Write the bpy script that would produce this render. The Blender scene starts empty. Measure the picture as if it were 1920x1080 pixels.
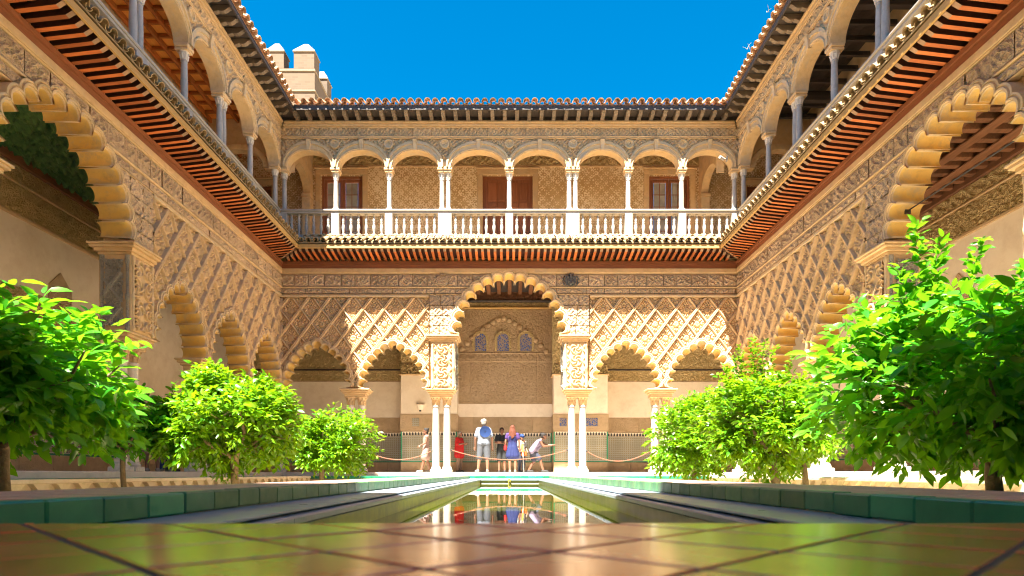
import bpy, math, random
import numpy as np
from mathutils import Vector, Matrix
from mathutils.geometry import tessellate_polygon

random.seed(7)
RNG = np.random.default_rng(11)
R = math.radians
SC = bpy.context.scene
COL = SC.collection

# ------------------------------------------------------------------ camera, sky, sun, exposure
cam_data = bpy.data.cameras.new('camera')
cam = bpy.data.objects.new('camera', cam_data)
COL.objects.link(cam)
cam.location = (0, 0, .075)
cam.rotation_euler = (R(90), 0, 0)
cam_data.sensor_width = 36
cam_data.lens = 21.84
cam_data.shift_x = .0026
cam_data.shift_y = .18125
cam_data.clip_start = .02
cam_data.clip_end = 500
cam_data.dof.use_dof = True
cam_data.dof.focus_distance = 16
cam_data.dof.aperture_fstop = 5.0
SC.camera = cam

SUN_DIR = Vector((.21, .452, -1)).normalized()
ELEV = math.asin(-SUN_DIR.z)
AZ = math.atan2(-SUN_DIR.x, -SUN_DIR.y)
world = bpy.data.worlds.new('World')
SC.world = world
world.use_nodes = True
wn = world.node_tree.nodes
wl = world.node_tree.links
bg = wn['Background']
sky = wn.new('ShaderNodeTexSky')
sky.sky_type = 'NISHITA'
sky.sun_disc = False
sky.sun_elevation = ELEV
sky.sun_rotation = AZ
sky.air_density = 1.0
sky.dust_density = .3
sky.ozone_density = 3.0
hs = wn.new('ShaderNodeHueSaturation')
hs.inputs['Hue'].default_value = .489
hs.inputs['Value'].default_value = .268
hs.inputs['Saturation'].default_value = 1.5
wl.new(sky.outputs[0], hs.inputs['Color'])
wl.new(hs.outputs[0], bg.inputs['Color'])
bg.inputs['Strength'].default_value = .06

sd = bpy.data.lights.new('sun', 'SUN')
sd.energy = 2.3
sd.angle = R(.5)
sd.color = (1, .93, .80)
sun = bpy.data.objects.new('sun', sd)
COL.objects.link(sun)
sun.rotation_euler = SUN_DIR.to_track_quat('-Z', 'Y').to_euler()
sun.location = (-5, -10, 30)

SC.view_settings.view_transform = 'Standard'
SC.view_settings.look = 'None'
SC.view_settings.gamma = 1
SC.view_settings.use_curve_mapping = False
SC.view_settings.exposure = 4.05
SC.render.engine = 'CYCLES'
SC.cycles.max_bounces = 12
SC.cycles.diffuse_bounces = 8
SC.cycles.glossy_bounces = 4
SC.cycles.transmission_bounces = 4
SC.cycles.use_denoising = True
SC.cycles.denoising_prefilter = 'ACCURATE'
SC.cycles.pixel_filter_type = 'BLACKMAN_HARRIS'
SC.cycles.filter_width = 1.15
SC.cycles.sample_clamp_indirect = 8
SC.cycles.caustics_reflective = False
SC.cycles.caustics_refractive = False

# ------------------------------------------------------------------ materials
def srgb(r, g, b):
    f = lambda c: c / 12.92 if c <= .04045 else ((c + .055) / 1.055) ** 2.4
    return (f(r / 255), f(g / 255), f(b / 255))

class NT:
    def __init__(s, name):
        s.m = bpy.data.materials.new(name)
        s.m.use_nodes = True
        s.t = s.m.node_tree
        s.b = s.t.nodes['Principled BSDF']
        s.out = s.t.nodes['Material Output']
        s.tc = s.t.nodes.new('ShaderNodeTexCoord')
        s.oi = s.t.nodes.new('ShaderNodeObjectInfo')
        s._w = None
    def n(s, kind, **kw):
        o = s.t.nodes.new(kind)
        for k, v in kw.items():
            setattr(o, k, v)
        return o
    def l(s, a, b):
        s.t.links.new(a, b)
    def val(s, sock, v):
        if hasattr(v, 'is_output') or isinstance(v, bpy.types.NodeSocket):
            s.l(v, sock)
        else:
            sock.default_value = v
    def math(s, op, a, b=0.0, c=None):
        o = s.n('ShaderNodeMath', operation=op)
        s.val(o.inputs[0], a); s.val(o.inputs[1], b)
        if c is not None: s.val(o.inputs[2], c)
        return o.outputs[0]
    def w(s):
        if s._w is None:
            s._w = s.math('MULTIPLY', s.oi.outputs['Random'], 37.0)
        return s._w
    def noise(s, scale, detail=4, rough=.55, dist=0, vec=None):
        o = s.n('ShaderNodeTexNoise', noise_dimensions='4D')
        s.val(o.inputs['Vector'], vec or s.tc.outputs['Object'])
        s.l(s.w(), o.inputs['W'])
        o.inputs['Scale'].default_value = scale
        o.inputs['Detail'].default_value = detail
        o.inputs['Roughness'].default_value = rough
        o.inputs['Distortion'].default_value = dist
        return o.outputs['Fac']
    def ramp(s, fac, stops, interp='LINEAR'):
        o = s.n('ShaderNodeValToRGB')
        o.color_ramp.interpolation = interp
        e = o.color_ramp.elements
        while len(e) < len(stops): e.new(.5)
        for i, (p, c) in enumerate(stops):
            e[i].position = p
            e[i].color = (*c, 1) if len(c) == 3 else c
        s.l(fac, o.inputs[0])
        return o.outputs[0]
    def mix(s, fac, a, b, mode='MIX'):
        o = s.n('ShaderNodeMix', data_type='RGBA', blend_type=mode)
        s.val(o.inputs[0], fac)
        for i, v in ((6, a), (7, b)):
            if isinstance(v, tuple): v = (*v, 1) if len(v) == 3 else v
            s.val(o.inputs[i], v)
        return o.outputs[2]
    def bump(s, h, strength=.5, dist=.01, prev=None):
        o = s.n('ShaderNodeBump')
        o.inputs['Strength'].default_value = strength
        o.inputs['Distance'].default_value = dist
        s.l(h, o.inputs['Height'])
        if prev is not None: s.l(prev, o.inputs['Normal'])
        return o.outputs[0]
    def fin(s, col=None, rough=.8, nrm=None, spec=None):
        if col is not None: s.val(s.b.inputs['Base Color'], (*col, 1) if isinstance(col, tuple) and len(col) == 3 else col)
        s.val(s.b.inputs['Roughness'], rough)
        if nrm is not None: s.l(nrm, s.b.inputs['Normal'])
        if spec is not None: s.b.inputs['Specular IOR Level'].default_value = spec
        return s.m

def vary(s, col, amt):
    """each piece a little lighter or darker than the next"""
    o = s.n('ShaderNodeMapRange')
    s.l(s.oi.outputs['Random'], o.inputs[0])
    o.inputs[3].default_value = 1 - amt
    o.inputs[4].default_value = 1 + amt * .6
    h = s.n('ShaderNodeHueSaturation')
    s.l(col, h.inputs['Color'])
    s.l(o.outputs[0], h.inputs['Value'])
    return h.outputs[0]

def stone(name, c1, c2, c3=None, scale=1.6, rough=.86, bump=.5, bd=.006, fine=60, var=.12, carve=None):
    s = NT(name)
    a = s.noise(scale, 6, .62, .4)
    col = s.ramp(a, [(.32, c1), (.68, c2)])
    if c3:
        d = s.noise(scale * 4.1, 5, .7)
        col = s.mix(s.ramp(d, [(.48, (0, 0, 0)), (.72, (.75, .75, .75))]), col, c3)
    col = vary(s, col, var)
    f = s.noise(fine, 3, .6)
    nr = s.bump(f, bump, bd)
    if carve:
        cs, cd = carve
        mp = s.n('ShaderNodeTexNoise')
        s.l(s.tc.outputs['Object'], mp.inputs['Vector'])
        mp.inputs['Scale'].default_value = cs * .5
        vm = s.n('ShaderNodeVectorMath', operation='MULTIPLY_ADD')
        s.l(mp.outputs['Color'], vm.inputs[0])
        vm.inputs[1].default_value = (.5 / cs,) * 3
        s.l(s.tc.outputs['Object'], vm.inputs[2])
        vo = s.n('ShaderNodeTexVoronoi')
        s.l(vm.outputs[0], vo.inputs['Vector'])
        vo.inputs['Scale'].default_value = cs
        w = s.math('SINE', s.math('MULTIPLY', vo.outputs['Distance'], 14.0))
        nr = s.bump(w, .8, cd, nr)
    return s.fin(col, rough, nr)

M = {}
# the honey coloured stucco and stone of the courtyard
M['stucco'] = stone('carved_stucco', (.60, .41, .22), (.70, .50, .29), (.46, .30, .15), scale=.9, fine=45, bump=.5)
M['stone'] = stone('ashlar_stone', (.54, .38, .23), (.63, .46, .29), (.42, .28, .17), scale=1.3, var=.16, carve=(16, .006))
M['plain'] = stone('plain_stone', (.62, .43, .22), (.70, .50, .28), (.48, .31, .15), scale=1.2)
M['arch'] = stone('arch_moulding', (.64, .46, .25), (.72, .54, .31), (.50, .34, .17), scale=1.5, var=.10)
M['foil'] = stone('arch_foil', (.66, .43, .12), (.78, .53, .17), (.46, .34, .17), scale=1.5, var=.10)  # arch soffits: glow of warm bounced light put into the ochre
def weathered(m, tint, lo=.50, hi=.66, scale=2.3):
    """grey rain wash and worn patches over a stone"""
    t = m.node_tree; b = t.nodes['Principled BSDF']
    src = b.inputs['Base Color'].links[0].from_socket
    s = NT.__new__(NT); s.m = m; s.t = t; s.b = b; s.tc = t.nodes['Texture Coordinate']; s.oi = t.nodes['Object Info']; s._w = None
    f = s.ramp(s.noise(scale, 7, .72, .6), [(lo, (0, 0, 0)), (hi, (.8, .8, .8))])
    s.l(s.mix(f, src, tint), b.inputs['Base Color'])
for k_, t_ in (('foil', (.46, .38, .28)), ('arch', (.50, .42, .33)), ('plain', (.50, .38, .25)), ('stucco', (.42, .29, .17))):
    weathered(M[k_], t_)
M['grey_carved'] = stone('grey_carving', (.40, .36, .29), (.50, .45, .36), (.28, .25, .20), scale=3, carve=(20, .012))
M['panel_brown'] = stone('stucco_panel', (.58, .41, .24), (.68, .50, .31), (.46, .31, .18), scale=1.4, carve=(22, .012))
M['frieze_in'] = stone('inner_frieze', (.60, .44, .20), (.70, .54, .27), (.44, .31, .13), scale=1.2, carve=(14, .02))
M['plaster'] = stone('white_plaster', (.80, .69, .54), (.87, .77, .63), (.70, .58, .44), scale=.7, rough=.9, bump=.25, fine=25, var=.03)
M['plaster_tan'] = stone('tan_plaster', (.66, .45, .25), (.72, .52, .30), (.58, .38, .2), scale=.6, rough=.9, bump=.25, fine=25, var=.03)
M['marble'] = stone('white_marble', (.41, .375, .33), (.49, .455, .405), (.34, .30, .25), scale=2.5, rough=.42, bump=.12, fine=18, var=.05)
M['marble_old'] = stone('weathered_marble', (.66, .60, .50), (.76, .70, .60), (.48, .40, .30), scale=3.5, rough=.6, bump=.3, fine=40, var=.08)
M['floor_marble'] = stone('floor_marble', (.70, .62, .51), (.80, .72, .60), (.58, .50, .40), scale=1.2, rough=.35, bump=.1, fine=12)
M['walk_stone'] = stone('walk_stone', (.40, .33, .25), (.50, .42, .33), (.32, .26, .19), scale=1.2, rough=.5, bump=.2, fine=12)
M['iron'] = stone('dark_iron', (.03, .028, .026), (.05, .045, .04), rough=.5, bump=.2)
M['crest_dark'] = stone('dark_crest', (.09, .085, .08), (.16, .15, .14), scale=6, rough=.7, bump=.5)
M['soil'] = stone('garden_soil', (.44, .33, .20), (.54, .41, .26), (.34, .25, .15), scale=3, bump=1, bd=.03, fine=14)
M['garden_wall'] = stone('garden_wall', (.62, .54, .40), (.72, .64, .48), (.44, .42, .22), scale=1.2, bump=.4)

weathered(M['plaster'], (.66, .54, .40), .50, .80, .9)
weathered(M['marble'], (.30, .27, .22), .54, .78, 5)

def wood(name, c1, c2, scale=2.0, stretch=(1, 12, 12), rough=.6, var=.22, bump=.5):
    s = NT(name)
    mp = s.n('ShaderNodeMapping')
    s.l(s.tc.outputs['Object'], mp.inputs[0])
    mp.inputs['Scale'].default_value = stretch
    a = s.noise(scale, 6, .65, .8, mp.outputs[0])
    col = vary(s, s.ramp(a, [(.3, c1), (.7, c2)]), var)
    return s.fin(col, rough, s.bump(a, bump, .004))
M['wood_red'] = wood('red_rafter_wood', (.40, .095, .020), (.62, .19, .045), stretch=(8, 1, 8), var=.5)
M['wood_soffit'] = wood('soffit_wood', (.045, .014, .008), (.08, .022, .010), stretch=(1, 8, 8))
M['wood_beam'] = wood('beam_wood', (.20, .068, .028), (.30, .11, .045), stretch=(1, 9, 9))
M['wood_gold'] = wood('ochre_painted_wood', (.46, .27, .08), (.58, .36, .12), stretch=(1, 9, 9))
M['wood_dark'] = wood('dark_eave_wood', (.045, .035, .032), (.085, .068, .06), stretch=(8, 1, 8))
M['wood_bracket'] = wood('grey_bracket_wood', (.15, .115, .085), (.26, .20, .15), stretch=(8, 1, 8), var=.3)
M['wood_tip'] = wood('pale_rafter_tip', (.26, .14, .07), (.40, .25, .15), stretch=(8, 1, 8))
M['wood_orange'] = wood('orange_ceiling_wood', (.78, .31, .05), (.88, .40, .08), stretch=(1, 9, 9), var=.25)
M['wood_orange_dark'] = wood('orange_beam_wood', (.40, .12, .022), (.50, .17, .035), stretch=(1, 9, 9))
M['wood_door'] = wood('door_wood', (.22, .075, .032), (.33, .125, .055), stretch=(9, 9, 1))
M['wood_green'] = wood('dark_green_ceiling', (.035, .10, .035), (.12, .24, .06), scale=5, stretch=(1, 3, 3), rough=.4, bump=1.0)
M['wood_brown'] = wood('brown_ceiling_wood', (.16, .07, .032), (.30, .13, .06), stretch=(1, 9, 9), var=.3)

def roof_mat(name, c1, c2, c3):
    s = NT(name)
    a = s.noise(9, 5, .65)
    col = s.ramp(a, [(.3, c1), (.55, c2), (.75, c3)])
    return s.fin(vary(s, col, .32), .85, s.bump(s.noise(55, 3), .5, .006))
M['tile'] = roof_mat('terracotta_tile', (.42, .20, .10), (.60, .38, .22), (.70, .58, .42))
M['tile_pale'] = roof_mat('lichen_tile', (.26, .165, .075), (.37, .26, .13), (.46, .37, .23))

def glazed(name, c1, c2, rough=.18, scale=6, var=.25, bump=.25, spec=.5):
    s = NT(name)
    a = s.noise(scale, 5, .6, .5)
    col = vary(s, s.ramp(a, [(.3, c1), (.7, c2)]), var)
    rg = s.n('ShaderNodeMapRange')
    s.l(s.noise(scale * 2, 4), rg.inputs[0])
    rg.inputs[3].default_value = rough * .6
    rg.inputs[4].default_value = rough * 1.7
    return s.fin(col, rg.outputs[0], s.bump(s.noise(scale * 4, 2), bump, .002), spec)
M['tile_green'] = glazed('green_glazed_tile', (.005, .19, .10), (.025, .28, .14), .32, 7, .35)
M['tile_mossy'] = glazed('mossy_green_tile', (.04, .17, .07), (.12, .23, .09), .42, 8, .25)
M['tile_floor'] = FT = glazed('brown_floor_tile', (.55, .14, .072), (.72, .24, .13), .20, 5, .18, .18, .62)
FT.node_tree.nodes['Principled BSDF'].inputs['Coat Weight'].default_value = .35
FT.node_tree.nodes['Principled BSDF'].inputs['Coat Roughness'].default_value = .12
FT.node_tree.nodes['Principled BSDF'].inputs['Coat IOR'].default_value = 1.7
M['walk_brick'] = glazed('walkway_brick', (.46, .27, .21), (.60, .39, .31), .42, 3, .1, .3)
M['grout'] = stone('dark_grout', (.018, .018, .024), (.03, .03, .04), rough=.7, bump=.3)
M['wet_marble'] = glazed('wet_marble', (.24, .30, .37), (.36, .42, .50), .28, 2.5, .1)  # blue of the skylight put into the marble colour

def pool_wall(name, lo, hi, far):
    """wet stone with yellow-green algae that thickens towards the water line"""
    s = NT(name)
    sp = s.n('ShaderNodeSeparateXYZ')
    s.l(s.tc.outputs['Object'], sp.inputs[0])
    mp = s.n('ShaderNodeMapping')
    s.l(s.tc.outputs['Object'], mp.inputs[0])
    mp.inputs['Scale'].default_value = (1, 1, .25)
    a = s.noise(3.2, 6, .65, .3, mp.outputs[0])
    d = s.math('ADD', sp.outputs['Z'], s.math('MULTIPLY', s.math('SUBTRACT', a, .5), .10))
    mr = s.n('ShaderNodeMapRange')
    s.l(d, mr.inputs[0])
    mr.inputs[1].default_value = lo; mr.inputs[2].default_value = hi
    mr.inputs[3].default_value = 1; mr.inputs[4].default_value = 0
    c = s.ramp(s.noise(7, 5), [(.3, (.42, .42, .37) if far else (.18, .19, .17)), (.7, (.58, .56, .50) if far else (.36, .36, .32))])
    g = s.ramp(s.noise(5, 6, .7), [(.3, (.30, .34, .006)), (.55, (.46, .49, .01)), (.75, (.60, .58, .03))])
    return s.fin(s.mix(mr.outputs[0], c, g), .4, s.bump(a, .4, .01))
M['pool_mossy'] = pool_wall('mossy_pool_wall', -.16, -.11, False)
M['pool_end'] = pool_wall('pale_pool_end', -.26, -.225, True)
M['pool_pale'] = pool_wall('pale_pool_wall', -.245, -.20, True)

def water():
    s = NT('pool_water')
    a = s.noise(5, 2, .5)
    s.fin((.045, .056, .002), .012, s.bump(a, .035, .01))
    s.b.inputs['IOR'].default_value = 1.33
    return s.m
M['water'] = water()

def dado():
    """glazed geometric tilework, black, white and ochre stars"""
    s = NT('geometric_tilework')
    sp = s.n('ShaderNodeSeparateXYZ')
    s.l(s.tc.outputs['Object'], sp.inputs[0])
    k = 2 * math.pi / .16
    sx = s.math('SINE', s.math('MULTIPLY', sp.outputs['X'], k))
    sz = s.math('SINE', s.math('MULTIPLY', sp.outputs['Z'], k))
    p = s.math('MULTIPLY', sx, sz)
    cx = s.math('COSINE', s.math('MULTIPLY', sp.outputs['X'], k * 2))
    cz = s.math('COSINE', s.math('MULTIPLY', sp.outputs['Z'], k * 2))
    q = s.math('ADD', s.math('ABSOLUTE', p), s.math('MULTIPLY', s.math('ADD', cx, cz), .16))
    col = s.ramp(q, [(0, (.60, .56, .46)), (.30, (.60, .56, .46)), (.33, (.035, .05, .05)), (.55, (.05, .10, .08)), (.58, (.42, .30, .12)), (.8, (.60, .56, .46))], 'CONSTANT')
    col = s.mix(s.ramp(s.noise(2, 4), [(.3, (0, 0, 0)), (.8, (.5, .5, .5))]), col, (.30, .27, .20))
    return s.fin(col, .35)
M['dado'] = dado()

def sgraffito():
    """faded ochre arabesque print on pale wall plaster"""
    s = NT('sgraffito_wall')
    nz = s.n('ShaderNodeTexNoise')
    s.l(s.tc.outputs['Object'], nz.inputs['Vector'])
    nz.inputs['Scale'].default_value = 4.5
    nz.inputs['Detail'].default_value = 3
    vm = s.n('ShaderNodeVectorMath', operation='MULTIPLY_ADD')
    s.l(nz.outputs['Color'], vm.inputs[0])
    vm.inputs[1].default_value = (.22, .22, .22)
    s.l(s.tc.outputs['Object'], vm.inputs[2])
    sp = s.n('ShaderNodeSeparateXYZ')
    s.l(vm.outputs[0], sp.inputs[0])
    k = 2 * math.pi / .36
    X, Z = sp.outputs['X'], sp.outputs['Z']
    sn = lambda v, f, ph=0.0: s.math('SINE', s.math('ADD', s.math('MULTIPLY', v, k * f), ph))
    a = s.math('MULTIPLY', sn(X, 1), sn(Z, 1))
    b = s.math('MULTIPLY', sn(X, 3), sn(Z, 3, 1.2))
    c = s.math('MULTIPLY', sn(s.math('ADD', X, Z), 2.1), sn(s.math('SUBTRACT', X, Z), 2.1))
    v = s.math('ADD', s.math('ADD', s.math('MULTIPLY', a, .45), s.math('MULTIPLY', b, .6)), s.math('MULTIPLY', c, .5))
    fade = s.noise(.8, 4, .6)
    v = s.math('ADD', v, s.math('MULTIPLY', s.math('SUBTRACT', fade, .5), 2.6))
    f = s.ramp(v, [(.0, (0, 0, 0)), (.12, (1, 1, 1))])
    pale = s.ramp(s.noise(1.3, 5), [(.3, (.74, .57, .34)), (.7, (.84, .71, .50))])
    ink = s.ramp(s.noise(2.5, 5), [(.3, (.46, .29, .12)), (.7, (.60, .43, .22))])
    return s.fin(s.mix(f, ink, pale), .85, s.bump(v, .25, .01))
M['sgraffito'] = sgraffito()

def lattice_blue():
    s = NT('blue_lattice_glass')
    vo = s.n('ShaderNodeTexVoronoi', feature='DISTANCE_TO_EDGE')
    s.l(s.tc.outputs['Object'], vo.inputs['Vector'])
    vo.inputs['Scale'].default_value = 14
    col = s.ramp(vo.outputs['Distance'], [(.10, (.30, .24, .18)), (.16, (.02, .05, .22)), (.5, (.03, .14, .50))])
    return s.fin(col, .25)
M['lattice'] = lattice_blue()

def glass():
    s = NT('window_glass')
    a = s.noise(2.5, 3)
    return s.fin(s.ramp(a, [(.3, (.30, .29, .27)), (.7, (.48, .47, .45))]), .06)
M['glass'] = glass()

def brick():
    s = NT('tower_brick')
    mp = s.n('ShaderNodeMapping')
    s.l(s.tc.outputs['Object'], mp.inputs[0])
    sp = s.n('ShaderNodeSeparateXYZ')
    s.l(s.tc.outputs['Object'], sp.inputs[0])
    cb = s.n('ShaderNodeCombineXYZ')
    s.l(s.math('ADD', sp.outputs['X'], sp.outputs['Y']), cb.inputs[0])
    s.l(sp.outputs['Z'], cb.inputs[1])
    b = s.n('ShaderNodeTexBrick')
    s.l(cb.outputs[0], b.inputs['Vector'])
    b.inputs['Scale'].default_value = 1
    b.inputs['Brick Width'].default_value = .34
    b.inputs['Row Height'].default_value = .13
    b.inputs['Mortar Size'].default_value = .016
    b.inputs['Color1'].default_value = (.10, .068, .042, 1)
    b.inputs['Color2'].default_value = (.135, .094, .060, 1)
    b.inputs['Mortar'].default_value = (.115, .088, .062, 1)
    col = s.mix(s.ramp(s.noise(.8, 5), [(.35, (0, 0, 0)), (.75, (.6, .6, .6))]), b.outputs['Color'], (.11, .075, .042))
    return s.fin(col, .9, s.bump(b.outputs['Fac'], -.6, .02))
M['brick'] = brick()
M['tower_cap'] = stone('tower_cap', (.165, .135, .10), (.205, .17, .13), scale=2)

def leaf_mat(name, dark, light, trans, tw=.42):
    s = NT(name)
    g = s.n('ShaderNodeNewGeometry')
    f = s.math('FRACT', s.math('ADD', g.outputs['Random Per Island'], s.math('MULTIPLY', s.oi.outputs['Random'], 7.0)))
    col = s.ramp(f, [(0, dark), (.6, light), (.955, light), (.985, tuple(min(1, v * 1.5) for v in light)), (1, (.24, .30, .02))])
    s.fin(col, .34)
    s.b.inputs['Specular IOR Level'].default_value = .45
    tr = s.n('ShaderNodeBsdfTranslucent')
    s.l(s.mix(f, trans, tuple(v * .7 for v in trans)), tr.inputs['Color'])
    mx = s.n('ShaderNodeMixShader')
    mx.inputs[0].default_value = tw
    s.l(s.b.outputs[0], mx.inputs[1]); s.l(tr.outputs[0], mx.inputs[2])
    s.l(mx.outputs[0], s.out.inputs['Surface'])
    return s.m
M['leaf'] = leaf_mat('orange_leaf', (.020, .26, .018), (.085, .34, .016), (.20, .52, .010), .52)
M['leaf_young'] = leaf_mat('young_orange_leaf', (.022, .15, .004), (.13, .32, .008), (.30, .52, .006))
M['bark'] = stone('tree_bark', (.13, .10, .06), (.24, .19, .11), (.08, .07, .03), scale=8, bump=1, bd=.02, fine=24)

def flat(name, c, rough=.8, n=.12, sc=14):
    s = NT(name)
    a = s.noise(sc, 4)
    return s.fin(s.ramp(a, [(.3, tuple(v * (1 - n) for v in c)), (.7, tuple(min(1, v * (1 + n)) for v in c))]), rough, s.bump(a, .3, .006))
M['skin'] = flat('skin', (.22, .105, .065), .5, .06)
M['skin_tan'] = flat('tanned_skin', (.16, .07, .04), .5, .06)
for k, c in dict(cloth_red=(.42, .006, .008), cloth_pale=(.15, .175, .225), cloth_grey=(.065, .072, .088), cloth_black=(.018, .02, .022),
                 cloth_blue=(.008, .016, .095), cloth_hat=(.003, .028, .13), cloth_beige=(.24, .16, .11), cloth_lilac=(.17, .14, .22),
                 cloth_navy=(.03, .035, .06), cloth_white=(.25, .25, .24), cloth_pink=(.26, .17, .145), cloth_orange=(.40, .09, .012),
                 hair_white=(.24, .22, .19), hair_red=(.095, .022, .007), hair_dark=(.012, .008, .006), shoe_pale=(.22, .20, .18),
                 shoe_dark=(.03, .03, .032), rope=(.24, .09, .05), white_plastic=(.4, .4, .39), cloth_purple=(.05, .02, .12),
                 mouth=(.38, .10, .08), eye=(.04, .03, .025), weed=(.45, .40, .22)).items():
    M[k] = flat(k.replace('cloth_', '') + ('_cloth' if k.startswith('cloth_') else '_surface'), c)

# ------------------------------------------------------------------ mesh helpers
class MB:
    def __init__(s):
        s.v = []; s.f = []
    def add(s, vs, fs):
        o = len(s.v)
        s.v.extend([tuple(p) for p in vs])
        s.f.extend([tuple(i + o for i in f) for f in fs])
        return s
    def box(s, x0, x1, y0, y1, z0, z1, c=0):
        if c <= 0:
            return s.add([(x0, y0, z0), (x1, y0, z0), (x1, y1, z0), (x0, y1, z0), (x0, y0, z1), (x1, y0, z1), (x1, y1, z1), (x0, y1, z1)],
                         [(0, 3, 2, 1), (4, 5, 6, 7), (0, 1, 5, 4), (1, 2, 6, 5), (2, 3, 7, 6), (3, 0, 4, 7)])
        X = (x0, x1); Y = (y0, y1); Z = (z0, z1)
        vs = []; idx = {}
        for i in (0, 1):
            for j in (0, 1):
                for k in (0, 1):
                    dx, dy, dz = (c if i == 0 else -c), (c if j == 0 else -c), (c if k == 0 else -c)
                    for a, p in enumerate(((X[i], Y[j] + dy, Z[k] + dz), (X[i] + dx, Y[j], Z[k] + dz), (X[i] + dx, Y[j] + dy, Z[k]))):
                        idx[i, j, k, a] = len(vs); vs.append(p)
        fs = []
        g = lambda i, j, k, a: idx[i, j, k, a]
        for i in (0, 1):
            q = [g(i, 0, 0, 0), g(i, 1, 0, 0), g(i, 1, 1, 0), g(i, 0, 1, 0)]
            fs.append(q if i else q[::-1])
            q = [g(0, i, 0, 1), g(1, i, 0, 1), g(1, i, 1, 1), g(0, i, 1, 1)]
            fs.append(q[::-1] if i else q)
            q = [g(0, 0, i, 2), g(1, 0, i, 2), g(1, 1, i, 2), g(0, 1, i, 2)]
            fs.append(q if i else q[::-1])
        for i in (0, 1):
            for j in (0, 1):
                fs.append([g(i, j, 0, 0), g(i, j, 0, 1), g(i, j, 1, 1), g(i, j, 1, 0)])
                fs.append([g(i, 0, j, 0), g(i, 0, j, 2), g(i, 1, j, 2), g(i, 1, j, 0)])
                fs.append([g(0, i, j, 1), g(0, i, j, 2), g(1, i, j, 2), g(1, i, j, 1)])
                for k in (0, 1):
                    fs.append([g(i, j, k, 0), g(i, j, k, 1), g(i, j, k, 2)])
        s.recalc = True
        return s.add(vs, fs)
    def lathe(s, prof, n=16, cx=0, cy=0, sx=1, sy=1, cap=True, jit=0):
        """prof: list of (radius, z) from bottom to top"""
        o = []
        for r, z in prof:
            for i in range(n):
                a = 2 * math.pi * i / n
                o.append((cx + r * sx * math.cos(a), cy + r * sy * math.sin(a), z))
        fs = []
        for k in range(len(prof) - 1):
            for i in range(n):
                j = (i + 1) % n
                fs.append((k * n + i, k * n + j, (k + 1) * n + j, (k + 1) * n + i))
        if cap:
            fs.append(tuple(range(n))[::-1])
            fs.append(tuple((len(prof) - 1) * n + i for i in range(n)))
        return s.add(o, fs)
    def tube(s, pts, rad, n=8, cap=True):
        pts = [Vector(p) for p in pts]
        if not isinstance(rad, (list, tuple)): rad = [rad] * len(pts)
        o = []; fs = []
        ref = Vector((0, 0, 1))
        for i, p in enumerate(pts):
            t = (pts[min(i + 1, len(pts) - 1)] - pts[max(i - 1, 0)])
            t = t.normalized() if t.length > 1e-9 else Vector((0, 0, 1))
            if abs(t.dot(ref)) > .95: ref = Vector((1, 0, 0)) if abs(t.x) < .9 else Vector((0, 1, 0))
            u = t.cross(ref).normalized(); w = t.cross(u).normalized()
            for k in range(n):
                a = 2 * math.pi * k / n
                o.append(p + (u * math.cos(a) + w * math.sin(a)) * rad[i])
        for i in range(len(pts) - 1):
            for k in range(n):
                j = (k + 1) % n
                fs.append((i * n + k, (i + 1) * n + k, (i + 1) * n + j, i * n + j))
        if cap:
            fs.append(tuple(range(n)))
            fs.append(tuple((len(pts) - 1) * n + k for k in range(n))[::-1])
        return s.add(o, fs)
    def ball(s, c, r, n=10, m=7):
        rx, ry, rz = (r, r, r) if not isinstance(r, (tuple, list)) else r
        pr = []
        vs = [(c[0], c[1], c[2] - rz)]
        for i in range(1, m):
            t = math.pi * i / m
            for k in range(n):
                a = 2 * math.pi * k / n
                vs.append((c[0] + rx * math.sin(t) * math.cos(a), c[1] + ry * math.sin(t) * math.sin(a), c[2] - rz * math.cos(t)))
        vs.append((c[0], c[1], c[2] + rz))
        fs = [(0, 1 + (k + 1) % n, 1 + k) for k in range(n)]
        for i in range(m - 2):
            for k in range(n):
                a = 1 + i * n + k; b = 1 + i * n + (k + 1) % n
                fs.append((a, b, b + n, a + n))
        e = len(vs) - 1; o = 1 + (m - 2) * n
        fs += [(e, o + k, o + (k + 1) % n) for k in range(n)]
        return s.add(vs, fs)
    def slab(s, poly, y0, y1):
        """poly of (x,z) extruded from y0 (front) to y1 (back)"""
        tri = tessellate_polygon([[Vector((p[0], p[1], 0)) for p in poly]])
        n = len(poly)
        vs = [(p[0], y0, p[1]) for p in poly] + [(p[0], y1, p[1]) for p in poly]
        fs = [tuple(t) for t in tri] + [tuple(i + n for i in t[::-1]) for t in tri]
        for i in range(n):
            j = (i + 1) % n
            fs.append((i, i + n, j + n, j))
        s.recalc = True
        return s.add(vs, fs)
    def mesh(s, name, mat, smooth=None):
        me = bpy.data.meshes.new(name)
        me.from_pydata(s.v, [], s.f)
        if getattr(s, 'recalc', False) or True:
            import bmesh
            bm = bmesh.new(); bm.from_mesh(me)
            bmesh.ops.recalc_face_normals(bm, faces=bm.faces)
            bm.to_mesh(me); bm.free()
        if mat is not None: me.materials.append(mat)
        if smooth:
            me.polygons.foreach_set('use_smooth', [True] * len(me.polygons))
            me.set_sharp_from_angle(angle=R(smooth))
        me.update()
        return me
    def build(s, name, mat, parent=None, smooth=None, loc=None):
        return inst(s.mesh(name, mat, smooth), name, parent, loc)

def inst(me, name, parent=None, loc=None, rot=None, scale=None):
    o = bpy.data.objects.new(name, me)
    COL.objects.link(o)
    if parent is not None: o.parent = parent
    if loc is not None: o.location = loc
    if rot is not None: o.rotation_euler = rot
    if scale is not None: o.scale = scale
    return o

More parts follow.
